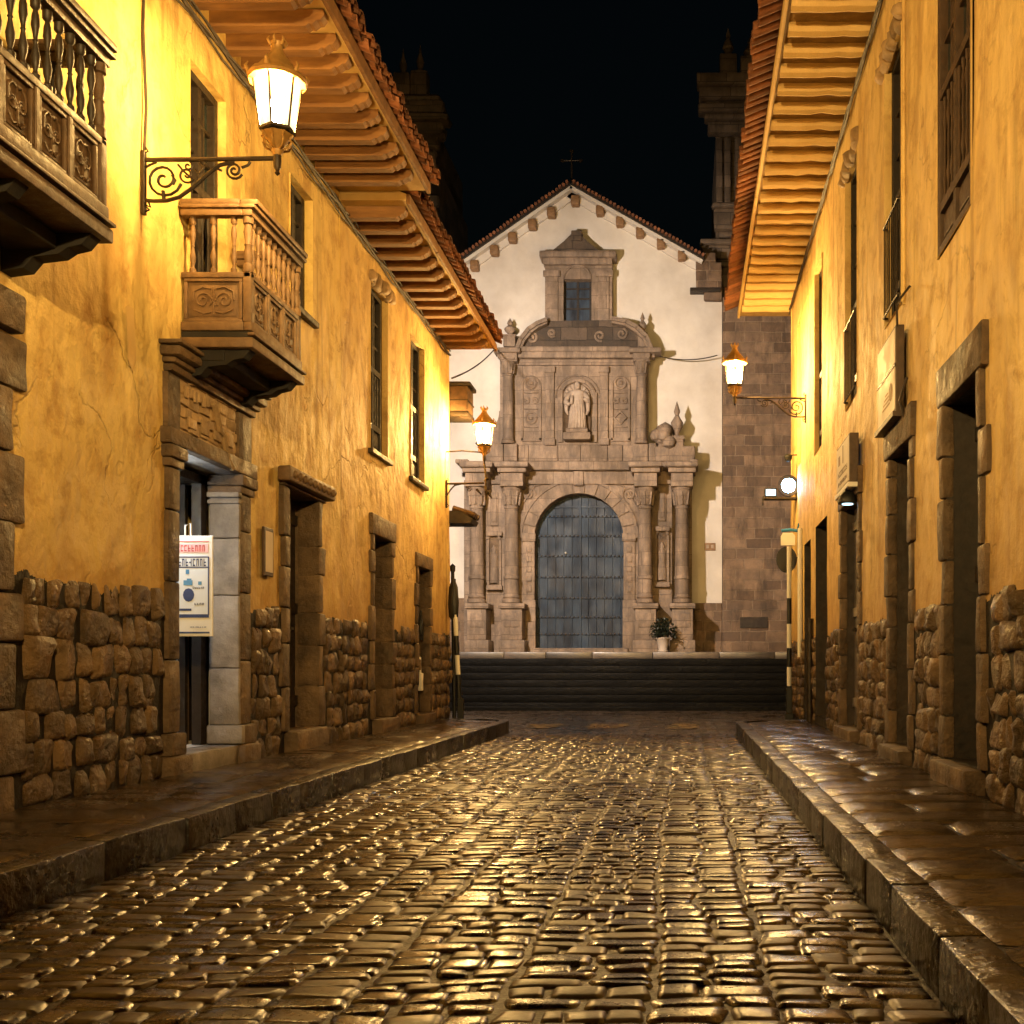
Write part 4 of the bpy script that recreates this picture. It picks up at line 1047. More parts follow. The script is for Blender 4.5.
def barrier(x, d, z0, z1, lean, label, phase):
    t = thing('barrier_pole', label, 'barrier pole', (x, d, z0), 'raised striped barrier poles either side of the street end')
    n = 7; L = z1 - z0; cuts = [0, .19, .30, .41, .55, .70, 1.0] if phase else [0, .36, .49, .62, .76, .86, 1.0]
    cols = ['black', 'white', 'black', 'white', 'black', 'white'] if phase else ['black', 'white', 'black', 'white', 'black', 'black']
    for i, c in enumerate(cols):
        m = MB(); a, b = cuts[i], cuts[i + 1]; r = .042
        m.tube([(x + lean * a, d, z0 + L * a), (x + lean * b, d, z0 + L * b)], r if c == 'white' else r + .002, 10)
        m.build('white_band' if c == 'white' else 'black_band', c, t, smooth=True)
    m = MB()
    if not phase: m.lathe((x + lean, d, z1 - .75), [(.03, 0), (.085, .06), (.10, .3), (.08, .6), (.03, .74)], 10, sx=1, sy=.5); m.build('counterweight', 'black', t, smooth=True)
    m = MB(); m.rbox(x - .08, x + .08, d - .08, d + .08, z0 - .02, z0 + .1, .02); m.rbox(x - .055, x + .055, d - .055, d + .055, z0 + .1, z0 + .55, .015); m.build('base', 'black', t)
    return t
barrier(-4.08, 20.0, .0, 2.72, -.13, 'leaning striped barrier pole with a dark counterweight on top, left end of the street', 0)
barrier(1.87, 19.75, .19, 3.28, 0, 'upright striped barrier pole standing on the right pavement before the black round sign', 1)
mb = MB(); mb.tube([(-4.3, 20.5, 0), (-4.33, 20.5, 2.9)], .035, 8); mb.lathe((-4.33, 20.5, 2.9), [(.05, 0), (.05, .1), (0, .15)], 8)
tag(mb.build('corner_post', 'black', smooth=True, loc=(-4.3, 20.5, 0)), 'thin black post right at the far left house corner behind the leaning pole', 'post')
# souvenirs in the last left doorway
t = thing('souvenir_rack', 'rack of hanging dark and pale souvenirs in the last left doorway', 'souvenir rack', (XL, 18.2, .4))
m = MB(); m.tube([(A.x(-.12), 17.85, .38), (A.x(-.12), 17.85, 2.55), (A.x(-.12), 18.5, 2.55), (A.x(-.12), 18.5, .38)], .015, 6); m.build('frame', 'iron', t)
for k in range(16):
    z = R(.7, 2.3); dd = R(17.88, 18.42); m = MB(); m.rbox(A.x(-.13 + R(0, .06)), A.x(-.1 + R(.0, .08)), dd, dd + R(.05, .13), z, z + R(.12, .3), .015, .01)
    m.build('souvenir', random.choice(['cloth', 'white', 'black', 'wood_red', 'cloth', 'black', 'white']), t, smooth=True)
# house number and a notice by the portal
t = thing('wall_plaque', 'small framed notice on the plaster just right of the stone portal', 'notice', (XL, 11.35, 2.3))
m = MB(); A.box(m, 11.25, 11.5, 2.05, 2.55, .02, .05, .006); m.build('frame', 'wood_brown', t)
m = MB(); A.box(m, 11.28, 11.47, 2.09, 2.51, .05, .053); m.build('sheet', 'sign_board', t)

# ------------------------------------------------------------------ church steps and terrace
YS, ZP = 28.8, 1.55
st = thing('church_steps', 'broad flight of dark wet steps rising to the church terrace', 'steps', (-3, YS, 0))
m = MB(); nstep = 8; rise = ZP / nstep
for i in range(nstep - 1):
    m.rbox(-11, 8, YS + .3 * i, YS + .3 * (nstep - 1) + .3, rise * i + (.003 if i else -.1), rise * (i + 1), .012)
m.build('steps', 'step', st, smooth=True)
m = MB(); x = -11
while x < 8: wd = R(1.0, 1.9); m.rbox(x + .004, min(x + wd, 8) - .004, YS + .3 * (nstep - 1) + .0, YS + 2.5, rise * (nstep - 1) + .003, ZP, .02, .006); x += wd
m.build('top_step', 'platform', st, smooth=True)
m = MB(); m.box(-11, 8, YS + 2.501, 44, -.1, ZP - .004); m.build('terrace', 'platform', st)
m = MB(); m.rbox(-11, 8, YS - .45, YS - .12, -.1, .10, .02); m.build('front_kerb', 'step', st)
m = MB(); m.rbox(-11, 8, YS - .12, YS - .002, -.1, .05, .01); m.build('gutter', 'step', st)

# ------------------------------------------------------------------ church
D = 34.375
ch = thing('church', 'white gabled church front with a carved brown stone portal and blue wooden door', 'church', (-3.4, D, ZP))
def P(px, py, y=D): s = F / y; return ((px - VX) / s, EYE + (VY - py) / s)
def fb(m, a, b, c, d, y0, y1=D, r=.0, jit=0.):
    """box whose front face (at depth y0) covers image columns a-b and rows c-d"""
    x0, z1 = P(a, c, y0); x1, z0 = P(b, d, y0)
    if r: m.rbox(x0, x1, y0, y1, z0, z1, r, jit)
    else: m.box(x0, x1, y0, y1, z0, z1)
# gable wall
ap, rg, lf_ = P(572, 190), P(703, 264), P(425, 292)
m = MB(); m.prism([(P(425, 0)[0], 0), (P(722, 0)[0], 0), (P(722, 0)[0], P(0, 276)[1]), ap, lf_], D, D + .5); m.build('gable_wall', 'limewash', ch)
m = MB(); m.prism([(lf_[0], 0), (P(722, 0)[0], 0), (P(722, 0)[0], P(0, 290)[1]), ap, lf_], D + .55, D + 16); m.build('nave', 'limewash', ch)
m = MB(); fb(m, 458, 488, 598, 655, D - .12); fb(m, 690, 722, 603, 655, D - .12, r=.03, jit=.03); fb(m, 425, 470, 610, 655, D - .1)
m.build('plinth', 'tower', ch)
# roof edge: white moulding, brown boards, tiles, corbels
def along(p, q, t): return (p[0] + (q[0] - p[0]) * t, p[1] + (q[1] - p[1]) * t)
m = MB(); m2 = MB(); m3 = MB(); cor = None
rf = None
for (a, b, sg) in ((ap, lf_, -1), (ap, rg, 1)):
    dx, dz = b[0] - a[0], b[1] - a[1]; L = math.hypot(dx, dz); nx_, nz_ = (-dz / L, dx / L) if sg == 1 else (dz / L, -dx / L)
    if nz_ < 0: nx_, nz_ = -nx_, -nz_
    off = lambda p, k: (p[0] + nx_ * k, p[1] + nz_ * k)
    m.prism([off(a, -.30), off(b, -.30), off(b, -.02), off(a, -.02)], D - .10, D + .2)
    m.prism([off(a, -.10), off(b, -.10), off(b, .0), off(a, .0)], D - .34, D - .10)
    m2.prism([off(a, .0), off(b, .0), off(b, .09), off(a, .09)], D - .42, D + 15)
    k = int(L / .13)
    for i in range(k):
        c = along(a, b, (i + .5) / k); c = off(c, .10)
        m3.tube([(c[0], D - .5 + R(-.03, .03), c[1]), (c[0], D + .6, c[1])], .05, 7)
wm = m.build('verge_moulding', 'limewash', ch)
rf = m2.build('roof', 'wood_dark', ch); m3.build('verge_tiles', 'tile', rf, smooth=True)
cl = [(575, 199), (551, 211), (532, 223), (512, 236), (494, 249), (474, 264), (600, 209), (620, 220), (640, 231), (661, 242), (682, 254)]
c0 = None
for (px, py) in cl:
    x, z = P(px, py, D - .3)
    if c0 is None:
        c = MB(); c.rbox(x - .13, x + .13, D - .34, D - .02, z - .17, z + .13, .05); c0 = c.build('corbel', 'wood', rf, smooth=True); cp = (x, z)
    else: dup(c0, rf, (x - cp[0], 0, z - cp[1]))
# wooden spout under the right end of the gable
m = MB(); x, z = P(690, 290, D - .3); m.rbox(x, x + .95, D - .35, D - .02, z - .06, z + .07, .02); m.build('rain_spout', 'wood_dark', ch)
m = MB(); fb(m, 696, 716, 252, 292, D - .22, r=.05, jit=.03); fb(m, 704, 722, 262, 300, D - .25, r=.05, jit=.03); m.build('cornice_stone', 'tower', ch, smooth=True)
# cross
m = MB(); x, z = P(572, 183); m.tube([(x, D - .1, z - .1), (x, D - .1, z + .95)], .03, 8); m.tube([(x - .28, D - .1, z + .65), (x + .28, D - .1, z + .65)], .026, 8)
for a, b in ((x - .28, z + .65), (x + .28, z + .65), (x, z + .95)): m.lathe((a, D - .1, b - .06), [(.0, 0), (.07, .04), (.07, .08), (0, .12)], 8)
m.build('roof_cross', 'iron', ch, smooth=True)

# ---- portal, first storey
pb = D - .55   # face of the arch wall
def arch_wall(m, xl, xr, zb, zt, cx, r, zs, y0, y1, n=18):
    arc = [(cx - r * math.cos(math.pi * k / n), zs + r * math.sin(math.pi * k / n)) for k in range(n + 1)]
    m.box(xl, cx - r, y0, y1, zb, zs); m.box(cx + r, xr, y0, y1, zb, zs)
    out = []
    for (ax, az) in arc:
        t = (ax - (cx - r)) / (2 * r); out.append((xl + (xr - xl) * t, zt))
    out[0] = (xl, zt)
    for yy in (y0, y1):
        m.add([(xl, yy, zs), *[(a, yy, b) for a, b in arc], (xr, yy, zs), *[(a, yy, b) for a, b in out]],
              [(k + 1, k + 2, n + 3 + k + 1, n + 3 + k) for k in range(n)] + [(0, 1, n + 3), (n + 1, n + 2, 2 * n + 3)])
    m.add([(a, y, b) for a, b in arc for y in (y0, y1)], [(2 * k, 2 * k + 2, 2 * k + 3, 2 * k + 1) for k in range(n)])
    m.box(xl, xr, y0 + .002, y1 - .002, zt, zt + .02)
xL, _ = P(486, 0, pb); xR_, _ = P(672, 0, pb); zt = P(0, 484, pb)[1]
cxa = P(579, 0, pb)[0]; ra = 44.5 / (F / pb); zs = P(0, 538, pb)[1]
po = MB(); arch_wall(po, xL, xR_, ZP, P(0, 470, pb)[1], cxa, ra, zs, pb, D - .01); prt = po.build('portal_front', 'portal', ch)
m = MB(); ft = lambda r0, r1, a0, a1, y0, y1: m.prism([(cxa + r0 * math.cos(a0), zs + r0 * math.sin(a0)), (cxa + r1 * math.cos(a0), zs + r1 * math.sin(a0)), (cxa + r1 * math.cos(a1), zs + r1 * math.sin(a1)), (cxa + r0 * math.cos(a1), zs + r0 * math.sin(a1))], y0, y1)
nv = 13
for k in range(nv):
    a0, a1 = math.pi * k / nv + .008, math.pi * (k + 1) / nv - .008
    ft(ra + .01, ra + .38, a0, a1, pb - .05, pb); 
for k in range(26): ft(ra + .38, ra + .47, math.pi * k / 26, math.pi * (k + 1) / 26, pb - .09, pb)
m.build('archivolt', 'portal', prt)
m = MB()
for a, b in ((523, 534.5), (623.5, 635)):
    fb(m, a, b, 540, 600, pb - .06, pb, .01); fb(m, a - 1.5, b + 1, 533, 541, pb - .12, pb, .02); fb(m, a - 1, b + 1, 600, 652, pb - .12, pb, .02)
    for k in range(5): fb(m, a + 3, b - 3, 546 + k * 10, 552 + k * 10, pb - .10, pb - .05, .02)
m.build('arch_jamb', 'portal', prt, smooth=True)
m = MB(); kx, kz = P(579, 486, pb); m.rbox(kx - .16, kx + .16, pb - .16, pb, kz - .02, kz + .5, .05); m.build('keystone', 'portal', prt, smooth=True)
for sg in (-1, 1):   # spandrel carving
    m = MB(); bx_ = cxa + sg * 1.55; m.tube([(bx_ + sg * a, pb - .03, zs + 1.35 + b) for a, b in spiral(0, 0, .05, .22, 0, 1.6)], .035, 6); m.tube([(bx_ - sg * .75, pb - .03, zs + 1.75), (bx_ - sg * .2, pb - .03, zs + 1.6), (bx_ + sg * .3, pb - .03, zs + .9)], .03, 6); m.build('spandrel_carving', 'portal', prt, smooth=True)
# wings behind the columns
m = MB(); fb(m, 464, 487, 480, 655, D - .32); fb(m, 671, 692, 480, 655, D - .32); m.build('portal_wing', 'portal', prt)
for a, b, c, d in ((487, 501, 540, 585), (655, 669, 535, 582)):   # small niches between the columns
    y_ = pb
    m = MB(); fb(m, a, a + 2, c, d, y_ - .1, y_); fb(m, b - 2, b, c, d, y_ - .1, y_); fb(m, a - 1, b + 1, d, d + 5, y_ - .18, y_, .03); fb(m, a - 1, b + 1, c - 9, c - 4, y_ - .16, y_, .03)
    x0, z0 = P(a + 2, c, y_); x1, _ = P(b - 2, c, y_); cc = (x0 + x1) / 2; rr = (x1 - x0) / 2
    m.tube([(cc - (rr + .03) * math.cos(math.pi * k / 8), y_ - .06, z0 + (rr + .03) * math.sin(math.pi * k / 8)) for k in range(9)], .05, 6)
    fb(m, a + 3, b - 3, c - 48, c - 14, y_ - .06, y_, .03); fb(m, a + 4.5, b - 4.5, c - 44, c - 18, y_ - .10, y_ - .05, .03)
    m.build('side_niche', 'portal', prt, smooth=True)
    m = MB(); x, z = P((a + b) / 2, d - 2, y_ - .02); m.lathe((x, y_ - .04, z), [(.12, 0), (.13, .2), (.09, .6), (.11, .85), (.05, .95), (.08, 1.05), (.0, 1.18)], 8, sy=.5); m.build('niche_carving', 'portal', prt, smooth=True)
    m = MB(); fb(m, a + 2, b - 2, c - 2, d, y_ - .006, y_ + .01); m.build('niche_back', 'ashlar', prt)
def column(cxpx, top, bot, y, rpx, name='column', rings=True):
    s = F / y; x, zt_ = P(cxpx, top, y); _, zb_ = P(cxpx, bot, y); r = rpx / s; h = zt_ - zb_; m = MB()
    prof = [(1.28, 0), (1.3, .015), (1.28, .03), (1.05, .035), (1.2, .05), (1.02, .065), (1.0, .08)]
    if rings: prof += [(1.01, .20), (1.12, .205), (1.12, .225), (1.0, .23)]
    prof += [(.94, .55), (.86, .80), (.98, .805), (.98, .82), (.86, .825), (.9, .84), (1.08, .88), (1.0, .885), (1.15, .92), (1.35, .955), (1.25, .96), (1.38, .972), (1.4, 1.)]
    m.lathe((x, y, zb_), [(a * r, b * h) for a, b in prof], 16)
    for k in range(8):   # acanthus tips on the capital
        a = math.pi * 2 * k / 8
        for rr, z0, z1 in ((1.0, .835, .885), (1.12, .885, .945)):
            m.tube([(x + rr * r * math.cos(a), y + rr * r * math.sin(a), zb_ + z0 * h), (x + (rr + .16) * r * math.cos(a), y + (rr + .16) * r * math.sin(a), zb_ + z1 * h)], [.2 * r, .13 * r], 5)
    m.rbox(x - r * 1.42, x + r * 1.42, y - r * 1.42, y + r * 1.42, zt_ - .02 * h, zt_ + .03, .02)
    return m.build(name, 'portal', prt, smooth=True)
yc = D - .95
def pedestal(a, b, y_, top=603):
    m = MB(); fb(m, a + 1, b - 1, top + 5, 640, y_, D - .02, .02, .006); fb(m, a - 1.5, b + 1.5, top, top + 5.5, y_ - .08, D - .02, .03); fb(m, a - 1.5, b + 1.5, 640, 653.5, y_ - .08, D - .02, .03)
    fb(m, a + 4, b - 4, top + 10, top + 24, y_ - .03, y_, .01)
    m.build('pedestal', 'portal', prt, smooth=True)
for c, a, b in ((476.5, 466, 487), (511.5, 500, 523), (645, 634, 657), (682, 671, 694)):
    pedestal(a, b, yc - .42); column(c, 486, 603, yc, 7.2)
# entablature 1, breaking forward over the columns
m = MB()
fb(m, 482, 676, 470, 484, pb - .10, D - .02, .02); fb(m, 480, 680, 461, 470, pb - .28, D - .02, .04, .01)
m.build('entablature', 'portal', prt, smooth=True)
m = MB()
for a, b in ((465, 487), (500, 523), (634, 657), (671, 693)):
    fb(m, a, b, 472, 486, yc - .36, pb - .09, .02); fb(m, a - 3, b + 3, 466, 472, yc - .48, pb - .09, .03); fb(m, a - 6, b + 5, 461, 466.5, yc - .62, pb - .09, .03, .012)
fb(m, 455, 468, 459, 463, yc - .5, D - .02, .03, .01); fb(m, 690, 698, 459, 463, yc - .5, D - .02, .03)
m.build('entablature_block', 'portal', prt, smooth=True)
# attic band
yb = D - .5
m = MB(); x = 483
while x < 650:
    wd = min(R(14, 30), 650 - x); fb(m, x + .15, x + wd - .15, 445, 461, yb + R(-.015, .015), D - .02, .02, .005); x += wd
for a, b in ((486, 503), (503.5, 517), (633, 648), (648.5, 656)): fb(m, a, b, 443, 461, yb - .25, yb + .01, .03, .01)
m.build('attic_band', 'portal', prt, smooth=True)
# ---- second storey
m = MB(); fb(m, 500, 648, 348, 447, yb + .05, D - .02); up = m.build('upper_front', 'portal', prt)
for c in (508, 641.5): column(c, 360, 444, yb - .22, 5.4, 'upper_column', False)
for c in (519, 631): pass
m = MB()
for a, b in ((545.5, 554), (600, 608)):
    fb(m, a, b, 372, 440, yb - .05, yb + .05, .015); fb(m, a - 1, b + 1, 366, 372, yb - .10, yb + .05, .02); fb(m, a - 1, b + 1, 438, 445, yb - .10, yb + .05, .02)
m.build('pilaster', 'portal', prt, smooth=True)
m = MB(); fb(m, 503, 648, 357, 365, yb - .04, yb + .05, .02); fb(m, 497, 655, 351, 357.5, yb - .25, yb + .05, .03, .01); fb(m, 493, 520, 347, 352, yb - .5, yb + .05, .03, .01); fb(m, 629, 661, 347, 352, yb - .5, yb + .05, .03, .01); fb(m, 500, 517, 352, 361, yb - .4, yb + .05, .02); fb(m, 633, 650, 352, 361, yb - .4, yb + .05, .02)
fb(m, 519, 630, 346, 351, yb - .3, yb + .05, .03, .01)
m.build('upper_cornice', 'portal', prt, smooth=True)
for a, b, dia in ((521, 541, 0), (611, 630, 1)):   # tall carved panels
    m = MB(); y_ = yb + .05; fb(m, a, a + 2, 385, 440, y_ - .07, y_); fb(m, b - 2, b, 385, 440, y_ - .07, y_); fb(m, a, b, 438, 441, y_ - .07, y_)
    x0, z0 = P(a + 1, 386, y_); x1, _ = P(b - 1, 386, y_); cc = (x0 + x1) / 2; rr = (x1 - x0) / 2
    m.tube([(cc - rr * math.cos(math.pi * k / 10), y_ - .03, z0 + rr * math.sin(math.pi * k / 10)) for k in range(11)], .045, 6)
    for zpx in (392.5, 409, 427): fb(m, a + 3, b - 3, zpx - 1, zpx + .5, y_ - .06, y_, .01)
    for i, zpx in enumerate((383, 401, 418)):
        _, zc = P(0, zpx, y_); rad = .17
        if (i == 2 and dia): m.tube([(cc, y_ - .03, zc + .2), (cc + .2, y_ - .03, zc), (cc, y_ - .03, zc - .2), (cc - .2, y_ - .03, zc), (cc, y_ - .03, zc + .2)], .04, 6)
        elif i == 1:
            for sg in (-1, 1): m.tube([(cc + sg * q_[0], y_ - .03, zc + q_[1]) for q_ in spiral(.12, 0, .03, .10, 0, 1.4)], .032, 6)
        else: m.tube([(cc + rad * math.cos(2 * math.pi * k / 12), y_ - .03, zc + rad * math.sin(2 * math.pi * k / 12)) for k in range(13)], .04, 6); m.lathe((cc, y_ - .02, zc - .07), [(.0, 0), (.07, .03), (.08, .07), (.07, .11), (0, .14)], 8, sy=.6)
    m.build('carved_panel', 'portal', prt, smooth=True)
# central niche
y_ = yb + .05; x0, z0 = P(564, 398, y_); x1, zb_ = P(591, 440, y_); cc = (x0 + x1) / 2; rr = (x1 - x0) / 2
m = MB()
fb(m, 558, 562.5, 392, 442, y_ - .1, y_); fb(m, 592.5, 597, 392, 442, y_ - .1, y_)
m.tube([(cc - (rr + .12) * math.cos(math.pi * k / 14), y_ - .05, z0 + (rr + .12) * math.sin(math.pi * k / 14)) for k in range(15)], .07, 8)
m.tube([(cc - (rr + .27) * math.cos(math.pi * k / 14), y_ - .02, z0 + (rr + .27) * math.sin(math.pi * k / 14)) for k in range(15)], .035, 6)
m.build('niche_frame', 'portal', prt, smooth=True)
m = MB(); n = 10   # hollow of the niche
for i in range(n):
    a0, a1 = math.pi * i / n, math.pi * (i + 1) / n
    q = lambda a: (cc - rr * math.cos(a), y_ - .012 - .0 + .0 * math.sin(a))
    m.add([(cc - rr * math.cos(a0), y_ - .1 + .11 * math.sin(a0), zb_), (cc - rr * math.cos(a1), y_ - .1 + .11 * math.sin(a1), zb_), (cc - rr * math.cos(a1), y_ - .1 + .11 * math.sin(a1), z0), (cc - rr * math.cos(a0), y_ - .1 + .11 * math.sin(a0), z0)], [(0, 1, 2, 3)])
m.build('niche_hollow', 'ashlar', prt)
m = MB()   # scallop shell
for k in range(9):
    a = math.pi * (k + .5) / 9; m.tube([(cc, y_ - .03, z0 + .02), (cc - rr * .55 * math.cos(a), y_ - .07, z0 + rr * .55 * math.sin(a)), (cc - rr * .96 * math.cos(a), y_ - .12, z0 + rr * .96 * math.sin(a))], [.02, .045, .07], 6)
m.build('scallop_shell', 'statue', prt, smooth=True)
# side scroll at the left and heaped carving at the right of the second storey
m = MB(); xa, za = P(500, 412, D - .2); pts = [(xa + .1, za)]
for k in range(9): t_ = k / 8; pts.append((xa - .75 * t_ ** 2.2, za - 1.0 * t_))
pts += [(xa + .1, za - 1.0)]; m.prism(pts, D - .35, D - .02); m.build('side_scroll', 'portal', prt)
# pediment: two curved broken halves and infill
m = MB()
def arcseg(pts, th, y0, y1):
    w = [P(a, b, y0) for a, b in pts]
    for p, q in zip(w, w[1:]):
        dx, dz = q[0] - p[0], q[1] - p[1]; L = math.hypot(dx, dz); nx_, nz_ = -dz / L * th, dx / L * th
        if nz_ > 0: nx_, nz_ = -nx_, -nz_
        m.prism([p, q, (q[0] + nx_, q[1] + nz_), (p[0] + nx_, p[1] + nz_)], y0, y1)
for off, th in ((0, .12), (4, .08)):
    arcseg([(515 + off, 347), (519 + off, 337 + off * .5), (527 + off * .6, 327 + off), (536 + off * .3, 321 + off), (546, 317 + off)], th, yb - .35 + off * .02, D - .02)
    arcseg([(653 - off, 347), (648 - off, 335 + off * .5), (638 - off * .6, 325 + off), (627 - off * .3, 319 + off), (612, 316 + off)], th, yb - .35 + off * .02, D - .02)
m.build('broken_pediment', 'portal', prt)
m = MB(); w = [P(a, b, yb) for a, b in ((520, 347), (524, 335), (533, 326), (546, 321), (611, 320), (628, 323), (641, 333), (648, 347))]; m.prism(w, yb, D - .02); m.build('tympanum', 'tower_dark', prt)
m = MB()
for a, b, r_ in ((532, 338, .17), (600, 336, .17), (622, 334, .17), (552, 333, .13)):
    x, z = P(a, b, yb); m.tube([(x + q_[0], yb - .02, z + q_[1]) for q_ in spiral(0, 0, .03, r_, R(0, 6), 1.4)], .04, 6)
m.build('tympanum_carving', 'portal', prt, smooth=True)
# window housing at the top
yw = D - .4
m = MB(); fb(m, 545, 563.5, 258, 325, yw, D - .02); fb(m, 591.5, 612, 258, 325, yw, D - .02); fb(m, 563.5, 591.5, 258, 279, yw + .001, D - .02); fb(m, 563.5, 591.5, 325, 330, yw - .05, D - .02)
wh = m.build('window_housing', 'portal', prt)
m = MB(); fb(m, 543, 560, 270, 276, yw - .1, yw, .02); fb(m, 596, 613, 270, 276, yw - .1, yw, .02); fb(m, 547, 558, 276, 322, yw - .06, yw, .015); fb(m, 598, 609, 276, 322, yw - .06, yw, .015); m.build('pilaster', 'portal', prt, smooth=True)
m = MB(); fb(m, 543, 612, 256, 264, yw - .15, D - .02, .02); fb(m, 539, 616, 250, 256.5, yw - .28, D - .02, .04, .01); m.build('top_cornice', 'portal', prt, smooth=True)
m = MB(); w = [P(a, b, yw - .1) for a, b in ((553, 250), (598, 250), (586, 240), (580, 233), (572, 233), (564, 241))]; m.prism(w, yw - .1, D - .02); fb(m, 571, 582, 230, 240, yw - .16, D - .02, .03); m.build('top_pediment', 'tower_dark', prt)
x0, z0 = P(564, 272, yw); x1, _ = P(591, 272, yw)
m = MB(); cc2 = (x0 + x1) / 2; m.tube([(cc2 - .42 * math.cos(math.pi * k / 10), yw - .02, z0 - .22 + .42 * math.sin(math.pi * k / 10)) for k in range(11)], .035, 6); m.build('window_arch', 'portal', prt, smooth=True)
m = MB(); fb(m, 563.5, 591.5, 279, 325, D - .12, D - .03); wn = m.build('window', 'door_blue', ch)
m = MB()
for a in (564, 576.8, 589.5): fb(m, a, a + 2, 279, 325, D - .16, D - .12)
for b in (279, 288, 298, 308, 322): fb(m, 564, 591.5, b, b + 1.5, D - .155, D - .121)
m.build('window_bars', 'wood_dark', wn)
# door
yd = D - .14
m = MB(); x0 = cxa - ra - .15; x1 = cxa + ra + .15; k = 12
for i in range(k):
    a = x0 + (x1 - x0) * i / k; m.box(a + .006, a + (x1 - x0) / k - .006, yd + R(0, .01), D - .015, ZP + .06, P(0, 485)[1])
dr = m.build('door', 'door_blue', ch)
m = MB()
for b in (507, 516.5, 536, 556, 577, 598, 617, 634):
    zz = P(0, b, yd)[1]; m.rbox(x0 + .02, x1 - .02, yd - .03, yd, zz - .035, zz + .035, .008)
m.build('door_strap', 'door_blue', dr)
m = MB(); m.rbox(cxa - .04, cxa + .04, yd - .035, yd, ZP + .06, zs + ra, .015); m.build('door_stile', 'door_blue', dr)
m = MB()
for b in (516.5, 536, 556, 577, 598, 617, 634):
    for i in range(24):
        xx = x0 + (x1 - x0) * (i + .5) / 24; zz = P(0, b, yd)[1]
        m.lathe((xx, yd - .03, zz - .03), [(.0, 0), (.026, .015), (.03, .03), (.026, .045), (0, .06)], 6, sy=1)
m.build('door_studs', 'iron', dr)
m = MB(); m.lathe((cxa - .45, yd - .06, P(0, 553, yd)[1]), [(0, -.04), (.04, 0), (0, .04)], 8); m.build('door_knob', 'white', dr)
m = MB(); fb(m, 530, 628, 648, 655, pb - .25, D - .02, .03); m.build('threshold', 'portal', prt)
# number plate on the limewash
m = MB(); fb(m, 704.5, 715.5, 543, 550.5, D - .03, D - .001, .005); pl = m.build('number_plate', 'wood', ch)
m = MB()
for a in (706.2, 711.0): fb(m, a, a + 2.6, 544.8, 548.2, D - .034, D - .03)
m.build('number_digits', 'statue', pl)

# ---- statue in the niche
sx, sz0 = P(577.5, 441, yb - .12); ys = yb - .16
sp = MB(); sp.rbox(sx - .42, sx + .42, ys - .24, ys + .2, sz0, sz0 + .22, .03); sp.rbox(sx - .34, sx + .34, ys - .2, ys + .2, sz0 + .22, sz0 + .36, .04)
pdst = sp.build('statue_pedestal', 'portal', prt, smooth=True)
st_ = thing('statue', 'pale stone statue of a robed saint standing in the central niche', 'statue', (sx, ys, sz0 + .36))
m = MB(); H = 1.42; b0 = sz0 + .36
m.lathe((sx, ys, b0), [(.27, 0), (.28, .04), (.25, .2), (.235, .5), (.225, .75), (.20, .88), (.22, 1.0), (.24, 1.1), (.20, 1.17), (.08, 1.2), (.075, 1.24)], 18, sy=.72)
for k in range(9):
    a = math.pi + math.pi * (k + .5) / 9; m.tube([(sx + .26 * math.cos(a), ys + .19 * math.sin(a), b0), (sx + .225 * math.cos(a + .05), ys + .165 * math.sin(a + .05), b0 + .5), (sx + .2 * math.cos(a), ys + .14 * math.sin(a), b0 + .85)], [.035, .026, .012], 6)
for sg in (-1, 1):
    m.tube([(sx + sg * .2, ys, b0 + 1.1), (sx + sg * .32, ys - .03, b0 + .92), (sx + sg * .34, ys - .1, b0 + .78), (sx + sg * .22, ys - .19, b0 + .80 + .1 * sg)], [.085, .08, .085, .045], 8)
    m.tube([(sx + sg * .33, ys - .08, b0 + .78), (sx + sg * .33, ys - .06, b0 + .55), (sx + sg * .28, ys - .05, b0 + .42)], [.08, .06, .03], 7)
m.tube([(sx - .17, ys - .19, b0 + .72), (sx - .14, ys - .2, b0 + .98)], [.06, .05], 8)
body_ = m.build('robed_figure', 'statue', st_, smooth='all')
m = MB(); m.lathe((sx, ys - .01, b0 + 1.2), [(.0, -.02), (.05, .0), (.085, .07), (.095, .13), (.08, .2), (.04, .245), (0, .25)], 12, sy=1.05)
m.tube([(sx, ys - .1, b0 + 1.33), (sx, ys - .125, b0 + 1.29), (sx, ys - .1, b0 + 1.275)], .012, 5); m.tube([(sx - .03, ys - .085, b0 + 1.2), (sx, ys - .11, b0 + 1.13), (sx + .03, ys - .085, b0 + 1.2)], .03, 6)
m.build('head', 'statue', st_, smooth='all')

def finial(px, bot, top, y, rpx, label, plinth=True):
    s = F / y; x, z1 = P(px, top, y); z0 = P(px, bot, y)[1]; r = rpx / s; h = z1 - z0
    t = MB()
    t.rbox(x - r, x + r, y - r, y + r, z0, z0 + h * .36, .03); t.rbox(x - r * 1.15, x + r * 1.15, y - r * 1.15, y + r * 1.15, z0 + h * .34, z0 + h * .40, .02)
    t.lathe((x, y, z0 + h * .4), [(r * .5, 0), (r * .3, h * .05), (r * .85, h * .16), (r * .95, h * .24), (r * .5, h * .32), (r * .3, h * .36), (r * .5, h * .42), (r * .3, h * .5), (0, h * .6)], 10)
    t.build('finial', 'portal', prt, smooth=True, label=label)
finial(677, 461, 401, D - .7, 6.5, 'tall urn finial over the right columns'); finial(510, 348, 318, D - .55, 6, 'stubby finial over the upper left column'); finial(642.5, 348, 312, D - .55, 4.5, 'slim finial over the upper right column')
m = MB()
for k in range(13):
    x, z = P(R(656, 670), R(428, 456), D - .7); r = R(.1, .24); m.lathe((x, D - .75 + R(-.15, .1), z - r), [(0, 0), (r * .8, r * .4), (r, r), (r * .7, r * 1.6), (0, r * 2)], 8)
